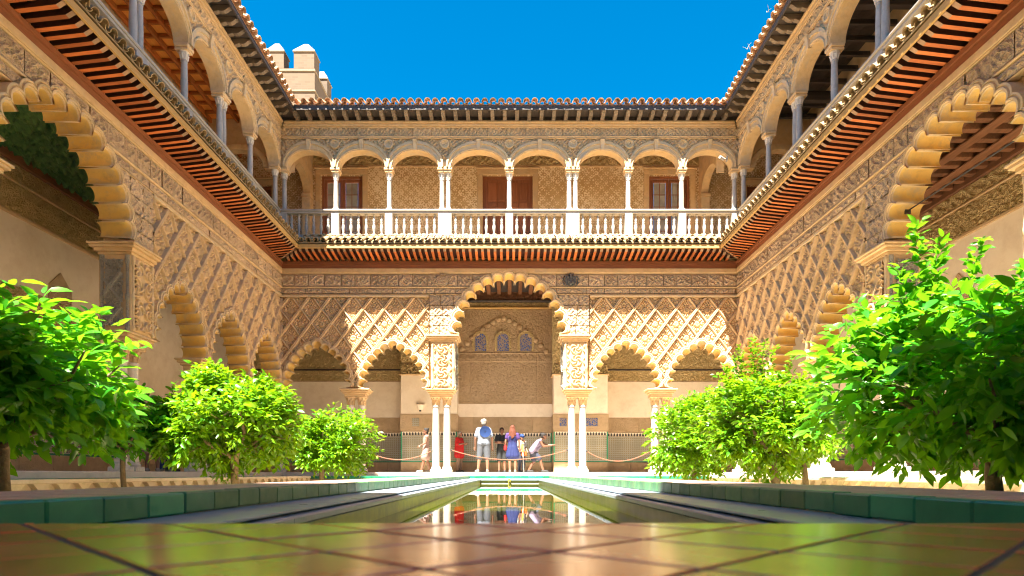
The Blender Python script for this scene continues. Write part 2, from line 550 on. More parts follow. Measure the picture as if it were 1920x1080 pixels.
def grid_mesh(name, V, ny, nx, keep, mat, smooth=True):
    """V: (ny*nx,3) vertices of a grid; keep: (ny-1,nx-1) mask of faces"""
    jj, ii = np.nonzero(keep)
    a = jj * nx + ii
    F = np.stack([a, a + 1, a + nx + 1, a + nx], 1)
    used = np.unique(F)
    remap = np.full(len(V), -1); remap[used] = np.arange(len(used))
    F = remap[F]; V = V[used]
    me = bpy.data.meshes.new(name)
    me.vertices.add(len(V)); me.vertices.foreach_set('co', V.astype(np.float32).ravel())
    me.loops.add(F.size); me.loops.foreach_set('vertex_index', F.astype(np.int32).ravel())
    me.polygons.add(len(F))
    me.polygons.foreach_set('loop_start', np.arange(0, F.size, 4, dtype=np.int32))
    me.polygons.foreach_set('loop_total', np.full(len(F), 4, dtype=np.int32))
    me.update(calc_edges=True)
    me.polygons.foreach_set('use_smooth', np.ones(len(F), dtype=bool))
    me.materials.append(mat)
    return me

def relief(name, mat, parent, s0, s1, z0, z1, func, t0=0.0, res=.02, cut=None):
    """carved panel: a grid in the wall plane pushed out by func(s,z)"""
    nx = max(2, int(round((s1 - s0) / res)) + 1); nz = max(2, int(round((z1 - z0) / res)) + 1)
    S, Z = np.meshgrid(np.linspace(s0, s1, nx), np.linspace(z0, z1, nz))
    H = func(S, Z)
    V = np.stack([S.ravel(), -(t0 + H).ravel(), Z.ravel()], 1)
    keep = np.ones((nz - 1, nx - 1), bool)
    if cut is not None:
        cs = (S[:-1, :-1] + S[1:, 1:]) / 2; cz = (Z[:-1, :-1] + Z[1:, 1:]) / 2
        keep &= ~cut(cs, cz)
        if not keep.any(): return None
    me = grid_mesh(name, V, nz, nx, keep, mat)
    return inst(me, name, parent)

def empty(name, label, cat, loc=(0, 0, 0), rz=0, group=None, kind=None):
    o = bpy.data.objects.new(name, None)
    COL.objects.link(o)
    o.location = loc; o.rotation_euler = (0, 0, rz)
    tag(o, label, cat, group, kind or 'thing')
    return o

def tag(o, label=None, cat=None, group=None, kind=None):
    if label: o['label'] = label
    if cat: o['category'] = cat
    if group: o['group'] = group
    if kind: o['kind'] = kind
    return o

def copy_tree(o, parent=None):
    c = o.copy(); COL.objects.link(c)
    if parent is not None: c.parent = parent
    for ch in list(o.children): copy_tree(ch, c)
    return c

def sm(a, b, x):
    t = np.clip((x - a) / (b - a), 0, 1)
    return t * t * (3 - 2 * t)

# carving patterns -------------------------------------------------
SA, SB = .69, .92
def sebka(S, Z):
    """lozenge net: heavy ribs one way, lighter the other; a pierced plate with shells, leaves and deep holes inside"""
    q = S / SA + Z / SB; p = S / SA - Z / SB
    fp = p - np.floor(p); fq = q - np.floor(q)
    k = SA * SB / math.hypot(SA, SB)
    dp = np.minimum(fp, 1 - fp) * k; dq = np.minimum(fq, 1 - fq) * k
    du = ((fp - .5) + (fq - .5)) / 2 * SA; dv = ((fq - .5) - (fp - .5)) / 2 * SB
    h = np.full(S.shape, .055)
    hole = np.zeros(S.shape)
    for cx, cz, rx, rz, ang in ((0, .155, .022, .05, 0), (-.055, .115, .02, .042, .6), (.055, .115, .02, .042, -.6), (0, .265, .018, .035, 0), (-.045, .215, .016, .034, .5), (.045, .215, .016, .034, -.5),
                                (-.13, .055, .02, .038, .9), (.13, .055, .02, .038, -.9), (-.195, .0, .026, .017, 0), (.195, .0, .026, .017, 0), (-.145, -.075, .018, .038, -.9), (.145, -.075, .018, .038, .9),
                                (-.07, -.19, .018, .04, -.5), (.07, -.19, .018, .04, .5), (0, -.20, .017, .035, 0), (0, -.30, .018, .036, 0), (-.035, -.255, .014, .026, -.4), (.035, -.255, .014, .026, .4),
                                (-.10, -.14, .014, .03, -.7), (.10, -.14, .014, .03, .7), (0, .345, .014, .03, 0), (-.255, 0.0, .016, .012, 0), (.255, 0.0, .016, .012, 0), (-.095, .165, .015, .03, .7), (.095, .165, .015, .03, -.7)):
        c, s_ = math.cos(ang), math.sin(ang)
        a = (du - cx) * c + (dv - cz) * s_; b = -(du - cx) * s_ + (dv - cz) * c
        hole = np.maximum(hole, sm(1.25, .75, np.hypot(a / rx, b / rz)))
    h = h * (1 - hole) - .045 * hole
    for cx, cz, r in ((0, .205, .026), (-.085, .06, .024), (.085, .06, .024), (-.16, -.03, .022), (.16, -.03, .022), (-.03, .30, .018), (.03, .30, .018), (-.045, -.225, .02), (.045, -.225, .02)):
        rr = ((du - cx) ** 2 + (dv - cz) ** 2) / (r * r)
        h = np.maximum(h, .055 + .032 * np.sqrt(np.clip(1 - rr, 0, 1)) - .2 * (rr > 1))
    r = np.hypot(du, dv + .04); th = np.arctan2(du, dv + .04)
    boss = .10 * np.sqrt(np.clip(1 - (r / .10) ** 2, 0, 1)) * (.84 + .16 * np.cos(11 * th))
    boss = np.where(r < .055, np.minimum(boss, .052 + .02 * np.cos(th * 6)), boss)
    ringh = sm(.018, .006, np.abs(r - .118))
    h = np.where(r < .103, boss, h * (1 - ringh) - .04 * ringh)
    gut = sm(.075, .062, dp) * (1 - sm(.050, .044, dp)); gut = np.maximum(gut, sm(.058, .048, dq) * (1 - sm(.036, .030, dq)))
    h = np.where(gut > .3, np.minimum(h, .02), h)
    h = np.maximum(h, .125 * sm(.050, .036, dp) - .02 * sm(.014, .006, dp)); h = np.maximum(h, .105 * sm(.035, .023, dq))
    return h

def arab(c=.24, depth=.03, warp=.32):
    k = 2 * math.pi / c
    def f(S, Z):
        x = S + warp * c * .5 * np.sin(k * Z * .5 + .7); z = Z + warp * c * .5 * np.sin(k * S * .5)
        a = np.sin(k * x) * np.sin(k * z) + .55 * np.sin(2 * k * x + 1.1) * np.cos(2 * k * z) + .35 * np.cos(k * (x + z) * .5)
        return depth * sm(-.15, .30, a)
    return f

def star(c=.2, depth=.03):
    k = 2 * math.pi / c
    def f(S, Z):
        a = np.cos(k * S) + np.cos(k * Z) + np.cos(k * (S + Z) * .7071) + np.cos(k * (S - Z) * .7071)
        return depth * (sm(.15, .5, np.abs(a)))
    return f

def rosette(c=.42, depth=.04):
    def f(S, Z):
        i = np.floor(S / c); u = S - (i + .5) * c
        j = np.floor(Z / c); v = Z - (j + .5) * c
        r = np.hypot(u, v) / c; th = np.arctan2(v, u)
        sg = np.where((i + j) % 2 == 0, 1, -1)
        h = depth * sm(-.1, .4, np.cos(5 * th + sg * r * 16)) * sm(.52, .40, r)
        h = np.maximum(h, depth * sm(.035, .02, np.abs(r - .44)))
        return np.maximum(h, depth * 1.2 * sm(.13, .06, r))
    return f

# multifoil arches -------------------------------------------------
GREAT = {'great_back': (1.70, 1.06), 'great_side': (1.55, 1.0)}
def ring_curve(kind):
    """centres of the foils and the outline of the opening in the masonry, relative to (0, spring height)"""
    if kind in GREAT:
        Rr, kz = GREAT[kind]
        n = 15
        th = np.linspace(0, math.pi, 2001)
        x, z = -Rr * np.cos(th), Rr * kz * np.sin(th)
        L = np.concatenate([[0], np.cumsum(np.hypot(np.diff(x), np.diff(z)))])
        u = (np.arange(n) + .5) / n * L[-1]
        return list(zip(np.interp(u, L, x).tolist(), np.interp(u, L, z).tolist()))
    a, h, n = 1.0, 1.36, 13
    Rr = (a * a + h * h) / (2 * a); c = Rr - a
    ang = math.atan2(h, c)
    half = n // 2
    left = []
    for i in range(half):
        t = ang * (i + .35) / (half + .35)
        left.append((c - Rr * math.cos(t), Rr * math.sin(t)))
    return left + [(0, h)] + [(-x, z) for x, z in left[::-1]]

def opening_outline(kind, off, n=26):
    if kind in GREAT:
        Rr, kz = GREAT[kind]
        return [(-(Rr + off) * math.cos(math.pi * i / n), (Rr * kz + off) * math.sin(math.pi * i / n)) for i in range(n + 1)]
    a, h = 1.0, 1.36
    Rr = (a * a + h * h) / (2 * a); c = Rr - a
    Ro = Rr + off
    ang = math.acos(c / Ro)
    L = [(c - Ro * math.cos(ang * i / (n // 2)), Ro * math.sin(ang * i / (n // 2))) for i in range(n // 2 + 1)]
    return L + [(-x, z) for x, z in L[-2::-1]]

def foil_meshes(kind, thick, proud):
    C = [Vector((x, z)) for x, z in ring_curve(kind)]
    n = len(C)
    ext = [C[0] + (C[0] - C[1])] + C + [C[-1] + (C[-1] - C[-2])]
    d = sum((C[i + 1] - C[i]).length for i in range(n - 1)) / (n - 1)
    r = d * .44
    w = d
    prof = [(r, thick), (r, -proud + .03), (r + .04 * w, -proud + .01), (r + .09 * w, -proud + .01), (r + .11 * w, -proud - .018), (r + .20 * w, -proud - .018),
            (r + .23 * w, -proud + .012), (r + .28 * w, -proud + .012), (r + .31 * w, -proud - .012), (r + .40 * w, -proud - .005), (r + .44 * w, .07)]
    out = []
    NA = 22
    for i in range(n):
        p, c, q = ext[i], ext[i + 1], ext[i + 2]
        tan = (q - p).normalized()
        nor = Vector((-tan.y, tan.x))
        mb = MB()
        for k in range(NA + 1):
            th = R(-112 + 224 * k / NA)
            dr = nor * math.cos(th) + tan * math.sin(th)
            lim = 1e9
            for nb in (p, q):
                m = (nb - c) / 2
                dn = dr.dot(m.normalized())
                if dn > 1e-4: lim = min(lim, m.length / dn)
            for rho, y in prof:
                pt = c + dr * min(rho, max(lim - .0008, r + .002))
                mb.v.append((pt.x, y, pt.y))
        m = len(prof)
        for k in range(NA):
            for j in range(m - 1):
                a = k * m + j
                mb.f.append((a, a + 1, a + m + 1, a + m))
        mb.f.append(tuple(range(m))); mb.f.append(tuple(NA * m + j for j in range(m))[::-1])
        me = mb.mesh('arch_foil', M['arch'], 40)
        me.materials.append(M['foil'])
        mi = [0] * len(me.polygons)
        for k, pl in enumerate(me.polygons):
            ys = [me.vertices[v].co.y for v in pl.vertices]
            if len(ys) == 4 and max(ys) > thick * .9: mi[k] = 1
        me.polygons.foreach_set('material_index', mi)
        out.append(me)
    return out
THICK = .50
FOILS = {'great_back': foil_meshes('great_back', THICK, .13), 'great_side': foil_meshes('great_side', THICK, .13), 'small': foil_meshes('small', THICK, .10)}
# ------------------------------------------------------------------ dimensions
D, W = 20.6, 7.6
YMIN = 7.6          # nearer than this the side wings lie outside the picture
NEAR = -1.0
DEPTH_G = 3.0       # ground gallery depth
GF = .12            # gallery floor level
Z_IMP, Z_SPR, Z_GSPR = 2.89, 2.95, 4.70
Z_TOP = 7.1

# ------------------------------------------------------------------ ground, pool, walkways
def structure(name, mb, mat, smooth=None):
    return tag(mb.build(name, mat, None, smooth), kind='structure')

POOL_Y0, POOL_Y1 = .95, 19.3
terr = MB().box(-300, 300, -300, 300, -1.3, -1.1)
structure('ground', terr, M['soil'])
# near pavement
nf = structure('pavement', MB().box(-1.66, 1.66, -.62, .945, -.6, -.0012), M['grout'])
ts = .155
def clip_poly(poly, x0, x1, y0, y1):
    for ax, lim, sg in ((0, x0, 1), (0, x1, -1), (1, y0, 1), (1, y1, -1)):
        out = []
        for i in range(len(poly)):
            a, b = poly[i], poly[(i + 1) % len(poly)]
            ia, ib = sg * (a[ax] - lim) >= 0, sg * (b[ax] - lim) >= 0
            if ia: out.append(a)
            if ia != ib:
                t = (lim - a[ax]) / (b[ax] - a[ax])
                out.append((a[0] + t * (b[0] - a[0]), a[1] + t * (b[1] - a[1])))
        poly = out
        if len(poly) < 3: return None
    return poly
hd = ts / math.sqrt(2)
for i in range(-16, 17):
    for j in range(-6, 14):
        for q in (0, 1):
            # diagonal squares, lines x+y and x-y = const
            cx = (2 * i + q) * hd + .042; cy = (2 * j + q) * hd + .048
            if abs(cx) > 1.75 or cy < .18 or cy > 1.1: continue
            g = hd - .0056
            poly = clip_poly([(cx, cy - g), (cx + g, cy), (cx, cy + g), (cx - g, cy)], -1.655, 1.655, .2, .938)
            if not poly or len(poly) < 3: continue
            c2 = Vector((sum(p[0] for p in poly) / len(poly), sum(p[1] for p in poly) / len(poly)))
            ins = [tuple(c2 + (Vector(p) - c2) * (1 - .0022 / max(.02, (Vector(p) - c2).length))) for p in poly]
            n = len(poly)
            dz = random.uniform(-.0005, .0005); tx = random.uniform(-.003, .003); ty = random.uniform(-.003, .003)
            H = lambda p: dz + tx * (p[0] - c2.x) + ty * (p[1] - c2.y)
            mb = MB().add([(p[0], p[1], -.012) for p in poly] + [(p[0], p[1], -.0005 + H(p)) for p in poly] + [(p[0], p[1], H(p)) for p in ins],
                          [tuple(range(n))[::-1], tuple(range(2 * n, 3 * n))] + [(a + b, (a + 1) % n + b, (a + 1) % n + b + n, a + b + n) for b in (0, n) for a in range(n)])
            mb.build('floor_tile', M['tile_floor'], nf)
mb = MB()
mb.box(-7.5, -1.66, -.4, 1.8, -.8, 0).box(1.66, 7.5, -.4, 1.8, -.8, 0).box(-1.66, -1.33, .945, 1.8, -.8, -.004).box(1.33, 1.66, .945, 1.8, -.8, -.004)
mb.box(-1.66, 1.66, .2, -.62, -.8, -.001)
structure('side_pavement', mb, M['walk_brick'])
# long walkways and their kerb of green tiles
for sx, side in ((-1, 'left'), (1, 'right')):
    w = structure('walkway', MB().box(*sorted((sx * 1.33, sx * 2.12)), 1.8, 19.72, -.8, -.004), M['walk_brick'])
    tl = MB().box(-.0385, .0385, -.117, .117, -.079, .003, .006).mesh('kerb_tile', M['tile_green'])
    tlm = MB().box(-.0385, .0385, -.117, .117, -.079, .003, .006).mesh('kerb_tile', M['tile_mossy'])
    y = .965 + .117
    while y < 19.64:
        o = inst(tl if y < 2.6 + random.uniform(-.15, .15) else tlm, 'kerb_tile', w, (sx * 1.2905 + random.uniform(-.002, .002), y, random.uniform(-.002, .002)), (0, 0, random.uniform(-.012, .012)))
        y += .2395
    # brick courses of the walk, as far as they can be told apart
    for iy in range(18):
        for ix in range(3):
            bx = 1.345 + ix * .257; by = 1.80 + iy * .128
            inst(bpy.data.meshes.get('paving_brick') or MB().box(-.124, .124, -.060, .060, -.02, .0005, .003).mesh('paving_brick', M['walk_brick']),
                 'paving_brick', w, (sx * (bx + .125), by + .062, random.uniform(-.0006, .0006)))
fw = structure('walkway', MB().box(-6.0, 6.0, 19.72, 20.38, -.8, 0).box(-6, -2.12, 18.4, 19.72, -.8, 0).box(2.12, 6, 18.4, 19.72, -.8, 0), M['walk_stone'])
tl2 = MB().box(-.117, .117, -.0385, .0385, -.079, .006, .006).mesh('kerb_tile', M['tile_green'])
for k in range(11):
    inst(tl2, 'kerb_tile', fw, (-1.2 + k * .24, 19.68, random.uniform(-.002, .002)))
for sx in (-1, 1):
    for k in range(16):
        inst(tl2, 'kerb_tile', fw, (sx * (2.25 + k * .24), 18.362, 0))
# pool basin
WZ = -.24
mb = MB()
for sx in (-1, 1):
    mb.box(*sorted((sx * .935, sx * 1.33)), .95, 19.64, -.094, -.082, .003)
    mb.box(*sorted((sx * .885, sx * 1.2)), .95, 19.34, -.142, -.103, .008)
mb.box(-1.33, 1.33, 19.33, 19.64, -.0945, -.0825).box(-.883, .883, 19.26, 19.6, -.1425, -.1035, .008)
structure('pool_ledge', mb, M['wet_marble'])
structure('pool_wall', MB().box(-1.33, -.91, .95, 19.6, -1, -.145).box(-1.33, -.985, .95, 19.6, -.1445, -.0945).box(-1.325, -1.265, .95, 19.6, -.0815, -.01), M['pool_mossy'])
structure('pool_wall', MB().box(.91, 1.33, .95, 19.6, -1, -.145).box(.985, 1.33, .95, 19.6, -.1445, -.0945).box(1.265, 1.325, .95, 19.6, -.0815, -.01), M['pool_pale'])
structure('pool_wall', MB().box(-.91, .91, 19.3, 19.6, -1, -.145).box(-1.2, 1.2, 19.36, 19.6, -.1445, -.095).box(-1.33, 1.33, 19.6, 19.72, -1, -.082), M['pool_end'])
structure('pool_wall', MB().box(-1.33, 1.33, .85, .944, -1, -.02), M['pool_mossy'])
structure('pool_water', MB().add([(-.95, .94, WZ), (.95, .94, WZ), (.95, 19.32, WZ), (-.95, 19.32, WZ)], [(0, 1, 2, 3)]), M['water'])
sp = empty('water_spout', 'small bronze water spout on the far end wall of the pool', 'spout', (0, 19.27, -.165))
MB().lathe([(.0, -.09), (.03, -.085), (.045, -.03), (.05, .03), (.03, .075), (0, .08)], 10, 0, -.012, 1, .4, False).build('back_plate', flat('bronze', (.25, .22, .04), .5), sp, 40)
MB().tube([(0, -.01, .01), (0, -.06, .0), (0, -.085, -.03)], [.016, .013, .015], 8).build('nozzle', M['iron'], sp, 40)
# sunken beds
for sx in (-1, 1):
    x0, x1 = sorted((sx * 2.12, sx * 6.0))
    structure('garden_bed', MB().box(x0, x1, 1.8, 18.4, -1.0, -.8), M['soil'])
    structure('walkway', MB().box(*sorted((sx * 6.0, sx * 7.44)), 1.8, 20.38, -.8, 0).box(*sorted((sx * 2.12, sx * 6.0)), 1.6, 1.8, -.8, -.004), M['walk_stone'])
    side = 'left' if sx < 0 else 'right'
    gw = empty('garden_wall', ('pale arcaded retaining wall of the %s garden bed under the gallery walkway' % side), 'retaining wall', (sx * 6.0, 0, 0))
    f = -sx
    bb = lambda a, b, *r, **k: MB().box(*sorted((f * a, f * b)), *r, **k)
    MB().box(*sorted((f * .002, f * .05)), 7.2, 18.36, -.8, -.0).build('back', M['garden_wall'], gw)
    bb(.05, .15, 7.2, 18.36, -.055, .004, c=.008).build('coping', M['garden_wall'], gw)
    pier = bb(.05, .13, -.07, .07, -.79, -.056, c=.006).add([(f * .05, -.14, -.056), (f * .13, -.14, -.056), (f * .13, -.07, -.12), (f * .05, -.07, -.12), (f * .05, .14, -.056), (f * .13, .14, -.056), (f * .13, .07, -.12), (f * .05, .07, -.12)],
               [(0, 1, 2, 3), (4, 7, 6, 5), (1, 5, 6, 2)]).mesh('arch_pier', M['garden_wall'])
    for k in range(28):
        inst(pier, 'arch_pier', gw, (0, 7.4 + k * .4, 0))
    gt = bb(.02, .10, -.118, .118, .0045, .012, c=.002).mesh('edge_tile', M['tile_green'])
    for k in range(46):
        inst(gt, 'edge_tile', gw, (0, 7.35 + k * .24, 0))
# gallery floor: marble step
mb = MB()
mb.box(-7.44, 7.44, 20.38, D + DEPTH_G, -.8, GF, .012)
mb.box(-W - DEPTH_G, -7.442, NEAR, D + DEPTH_G, -.8, GF - .001, .012).box(7.442, W + DEPTH_G, NEAR, D + DEPTH_G, -.8, GF - .001, .012)
structure('gallery_floor', mb, M['floor_marble'])

# ------------------------------------------------------------------ ground-floor arcades
BAY = 2.50
SPEC = {'back': ('great_back', 1.80, 2.60), 'side': ('great_side', 1.62, 2.40)}
def great_cut(kind, off):
    g, hw, _ = SPEC[kind]
    Rr, kz = GREAT[g]
    def f(S, Z):
        return ((S / (Rr + off)) ** 2 + ((Z - Z_GSPR) / (Rr * kz + off)) ** 2 < 1) & (Z > Z_GSPR - .001) | ((np.abs(S) < hw) & (Z <= Z_GSPR))
    return f
def small_cut(centers, off):
    a, h = 1.0, 1.36
    Rr = (a * a + h * h) / (2 * a); c = Rr - a; Ro = Rr + off
    def f(S, Z):
        m = np.zeros(S.shape, bool)
        z = Z - Z_SPR
        for s0 in centers:
            u = np.abs(S - s0)
            m |= ((u + c) ** 2 + z ** 2 < Ro * Ro) & (z > 0) | ((u < a + off) & (z <= 0))
        return m
    return f

def column_pair(name, label, loc, rz, group, gap=.37, mat='marble', single=False, h0=GF, ztop=Z_IMP, rad=.118):
    """twin marble columns under one impost; local x along the wall"""
    t = empty(name, label, 'column', loc, rz, group)
    xs = (0,) if single else (-gap / 2, gap / 2)
    cap0 = ztop - .25 - .28
    sh = [(rad * 1.0, h0 + .20), (rad * 1.04, h0 + .8), (rad * .98, h0 + 1.6), (rad * .90, cap0 - .06), (rad * 1.06, cap0 - .055), (rad * 1.06, cap0 - .02), (rad * .92, cap0)]
    bs = [(rad * 1.30, h0 + .095), (rad * 1.36, h0 + .115), (rad * 1.36, h0 + .14), (rad * 1.16, h0 + .16), (rad * 1.2, h0 + .18), (rad * 1.08, h0 + .2)]
    cp = [(rad * .95, cap0), (rad * .97, cap0 + .10), (rad * 1.15, cap0 + .13), (rad * 1.02, cap0 + .15), (rad * 1.35, cap0 + .235), (rad * 1.5, cap0 + .25)]
    for x in xs:
        MB().lathe(sh, 20, x).build('shaft', M[mat], t, 40)
        MB().box(x - .17, x + .17, -.17, .17, h0, h0 + .095, .012).lathe(bs, 20, x).build('base', M['marble_old'], t, 40)
        mb = MB().lathe(cp, 16, x)
        mb.box(x - rad * 1.55, x + rad * 1.55, -rad * 1.55, rad * 1.55, cap0 + .25, cap0 + .28, .006)
        for lv, n, z0, z1, ro in ((0, 8, .0, .12, 1.18), (1, 8, .10, .22, 1.42)):
            for k in range(n):
                a = 2 * math.pi * (k + lv * .5) / n
                ca, sa = math.cos(a), math.sin(a)
                mb.tube([(x + ca * rad * .95, sa * rad * .95, cap0 + z0), (x + ca * rad * (1.0 + .1 * lv), sa * rad * (1.0 + .1 * lv), cap0 + z0 + (z1 - z0) * .7),
                         (x + ca * rad * ro, sa * rad * ro, cap0 + z1), (x + ca * rad * (ro + .06), sa * rad * (ro + .06), cap0 + z1 - .025)], [.026, .024, .017, .006], 5)
        mb.build('capital', M['plain'], t, 50)
    hw = (gap / 2 + .17) if not single else .20
    mb = MB()
    for z0, z1, e in ((ztop - .25, ztop - .17, 0.0), (ztop - .17, ztop - .11, .05), (ztop - .11, ztop - .05, .10), (ztop - .05, ztop - .003, .14)):
        mb.box(-hw - e, hw + e, -.20 - e, .20 + e, z0 + .001, z1, .01)
    mb.build('impost', M['plain'], t, 30)
    return t

def arcade(kind, label, loc, rz, nb, s_lo, s_hi, far, col_mat):
    """one ground-floor wall. nb small bays each side of the great arch; far(s)=True where it shows"""
    T = empty('arcade_wall', label, 'wall', loc, rz)
    g_kind, HW, BAY0 = SPEC[kind]
    GC = great_cut(kind, .20)
    P1 = BAY0 - .02
    cs = [sg * (BAY0 + BAY * (k + .5)) for k in range(nb) for sg in (-1, 1)]
    cs = sorted(c for c in cs if s_lo + 1.1 < c < s_hi - 1.1)
    # masonry
    outline = []
    arcs = [(c, 'small') for c in cs] + [(0.0, 'great')]
    pts = [(s_lo, Z_TOP), (s_lo, Z_IMP)]
    for c, k in sorted(arcs):
        if k == 'small':
            o = opening_outline('small', .155)
            pts += [(c + o[0][0], Z_IMP)] + [(c + x, Z_SPR + z) for x, z in o] + [(c + o[-1][0], Z_IMP)]
        else:
            o = opening_outline(g_kind, .20)
            pts += [(c - HW, Z_IMP), (c - HW, Z_GSPR - .12)] + [(c + x, Z_GSPR + z) for x, z in o] + [(c + HW, Z_GSPR - .12), (c + HW, Z_IMP)]
    pts += [(s_hi, Z_IMP), (s_hi, Z_TOP)]
    MB().slab(pts, .06, THICK - .004).build('masonry', M['plain'], T)
    # lobes
    for k, me in enumerate(FOILS[g_kind]):
        inst(me, 'arch_foil', T, (0, 0, Z_GSPR))
    for c in cs:
        if not far(c): continue
        for me in FOILS['small']:
            inst(me, 'arch_foil', T, (c, 0, Z_SPR))
    # piers between great arch and small arches
    for sg in (-1, 1):
        if not far(sg * 2.2): continue
        a, b = sorted((sg * HW, sg * P1))
        relief('pier_panel', M['stucco'], T, a + .10, b - .10, Z_IMP + .06, 4.34, rosette(.40, .045), .135, .012)
        MB().box(a - .004, b + .004, -.13, THICK + .006, Z_IMP + .004, 4.40, .01).build('pier', M['plain'], T)
        for e in (a + .05, b - .05):
            MB().lathe([(.035, Z_IMP + .01), (.045, Z_IMP + .05), (.045, Z_IMP + .10), (.03, Z_IMP + .13), (.03, 3.5), (.042, 3.52), (.042, 3.62), (.03, 3.64), (.03, 4.25), (.045, 4.29), (.045, 4.35), (.03, 4.39)], 10, e, -.135).build('colonnette', M['arch'], T, 40)
        # carved reveals
        xr = sg * HW
        f = -sg
        mb = MB()
        for yy in (-.06, .44):
            mb.lathe([(.05, Z_IMP + .01), (.05, Z_IMP + .12), (.033, Z_IMP + .15), (.033, 3.5), (.046, 3.52), (.046, 3.62), (.033, 3.64), (.033, 4.2), (.05, 4.26), (.05, 4.39)], 10, xr + f * .0, yy)
        mb.build('colonnette', M['grey_carved'], T, 40)
        me = relief('reveal_panel', M['grey_carved'], T, .02, .37, Z_IMP + .1, 4.3, lambda S, Z: sebka(S * 1.35 + .18, Z * 1.35) * .6, 0, .011)
        me.matrix_local = Matrix.Translation((xr + f * .012, 0, 0)) @ Matrix.Rotation(R(90 if f > 0 else -90), 4, 'Z') @ Matrix.Translation((0 if f > 0 else -.39, 0, 0))
        mb = MB()
        for z0, z1, e in ((4.402, 4.46, .02), (4.46, 4.53, .07), (4.53, 4.58, .13), (4.58, 4.62, .16)):
            mb.box(a - e, b + e * .4 if sg > 0 else b + e, -.13 - e, THICK + e, z0, z1 - .001, .008)
        mb.build('pier_cornice', M['plain'], T, 30)
    # carved lattice fields
    SC_ = small_cut(cs, .14)
    for sg in (-1, 1):
        edge = min(s_hi, abs(s_lo)) if True else 0
        end = (s_hi if sg > 0 else s_lo)
        if not far(sg * 4): continue
        a, b = sorted((sg * (P1 + .08), end - sg * .04))
        relief('lattice_panel', M['stucco'], T, a, b, Z_IMP + .04, 5.88, sebka, -.008, .0145 if nb == 2 else .0165, SC_)
        MB().box(a, b, -.115, .066, 5.90, 5.975, .012).build('lattice_frame', M['arch'], T)
        c0 = sg * 2.62
        # ashlar beside the great arch
        rows = [4.625, 4.96, 5.30, 5.62, 5.975]
        for z0, z1 in zip(rows[:-1], rows[1:]):
            x = P1 + .06; xs = [x]
            while x > HW - .6:
                x -= random.uniform(.32, .50); xs.append(x)
            for xa, xb in zip(xs[1:], xs[:-1]):
                p, q = sorted((sg * xa, sg * xb))
                dd = random.uniform(.085, .105)
                g = arab(.20, .022)
                relief('stone_panel', M['stone'], T, p + .012, q - .012, z0 + .012, z1 - .012, lambda S, Z: dd + g(S + xa * 3, Z), 0, .02, GC)
    # two friezes of carved stones under the eaves
    lo = s_lo if far(s_lo) else (-YMIN if False else None)
    vis = [s for s in np.arange(s_lo, s_hi, .02) if far(s)]
    a0, a1 = min(vis) + .03, max(vis) - .03
    for z0, z1, w0, w1, dep in ((6.02, 6.20, .5, 1.0, .075), (6.26, 6.66, .40, .56, .085)):
        x = a0
        while x < a1 - .1:
            q = min(a1, x + random.uniform(w0, w1))
            dd = dep + random.uniform(-.006, .01)
            g = arab(random.choice((.16, .2, .25)), .036, random.choice((.25, .4)))
            off = random.uniform(0, 3)
            relief('stone_panel', M['stone'], T, x + .011, q - .011, z0 + .01, z1 - .01, lambda S, Z: dd + g(S + off, Z + off) * sm(0, .05, np.minimum(np.minimum(S - x - .03, q - .03 - S), np.minimum(Z - z0 - .03, z1 - .03 - Z))), 0, .0165, great_cut(kind, .25))
            x = q
    for z0, z1, p in ((5.985, 6.012, .10), (6.205, 6.252, .115), (6.672, 6.70, .11), (6.70, 6.845, .13)):
        Rr, kz = GREAT[g_kind]
        h = (max(z0, Z_GSPR) - Z_GSPR) / (Rr * kz + .25)
        if h < 1 and z0 < 6.69:
            g = (Rr + .25) * math.sqrt(1 - h * h)
            segs = [(a0, -g), (g, a1)]
        else: segs = [(a0, a1)]
        for p0, p1 in segs:
            MB().box(p0, p1, -p, .066, z0, z1 - .002, .012).build('moulding', M['plain'], T)
    # a plain stucco ground behind everything the carvers left
    return T, cs

def frz(loc, rz):
    return Matrix.Translation(loc) @ Matrix.Rotation(rz, 4, 'Z')
CY = 10.65
back_wall, bcs = arcade('back', 'carved ochre arcade across the far end of the courtyard with five lobed arches', (0, D, 0), 0, 2, -W, W, lambda s: True, 'marble')
left_wall, lcs = arcade('side', 'carved arcade wall along the left side with its great lobed arch in shade', (-W, CY, 0), R(90), 3, NEAR - CY, D - CY - .002, lambda s: CY + s > YMIN, 'marble_old')
right_wall, rcs = arcade('side', 'carved arcade wall along the right side, great arch behind the tallest orange tree', (W, CY, 0), R(-90), 3, CY - D + .002, CY - NEAR, lambda s: CY - s > YMIN, 'marble_old')
# columns
GRP = 'twin marble columns of the ground arcade'
for s, lb in ((-2.27, 'twin white marble columns left of the great far arch'), (2.27, 'twin white marble columns right of the great far arch'),
              (-5.12, 'twin shaded marble columns between the two small arches left of the great far arch'), (5.05, 'twin sunlit marble columns between the two small arches right of the great far arch')):
    column_pair('twin_column', lb, (s, D + .19, 0), 0, GRP, mat='marble' if s > -4 else 'marble_old')
def tie(n): return {0: 'first', 1: 'second', 2: 'third'}[n]
for sx, side in ((-1, 'left'), (1, 'right')):
    for k, q in enumerate((2.0, 4.90, 7.40)):
        column_pair('twin_column', '%s twin marble columns from the great arch along the %s gallery' % (tie(k), side), (sx * (W + .19), CY + q, 0), R(90) * -sx, GRP, mat='marble_old')
    column_pair('corner_column', 'marble column standing in the far %s corner of the courtyard' % side, (sx * (W + .02), D + .02, 0), 0, 'corner columns of the courtyard', single=True, mat='marble_old')
    MB().box(*sorted((sx * (W - .02), sx * (W + .3))), D - .0, D + .3, Z_IMP, Z_IMP + .4).build('corner_block', M['plain'], None) if False else None

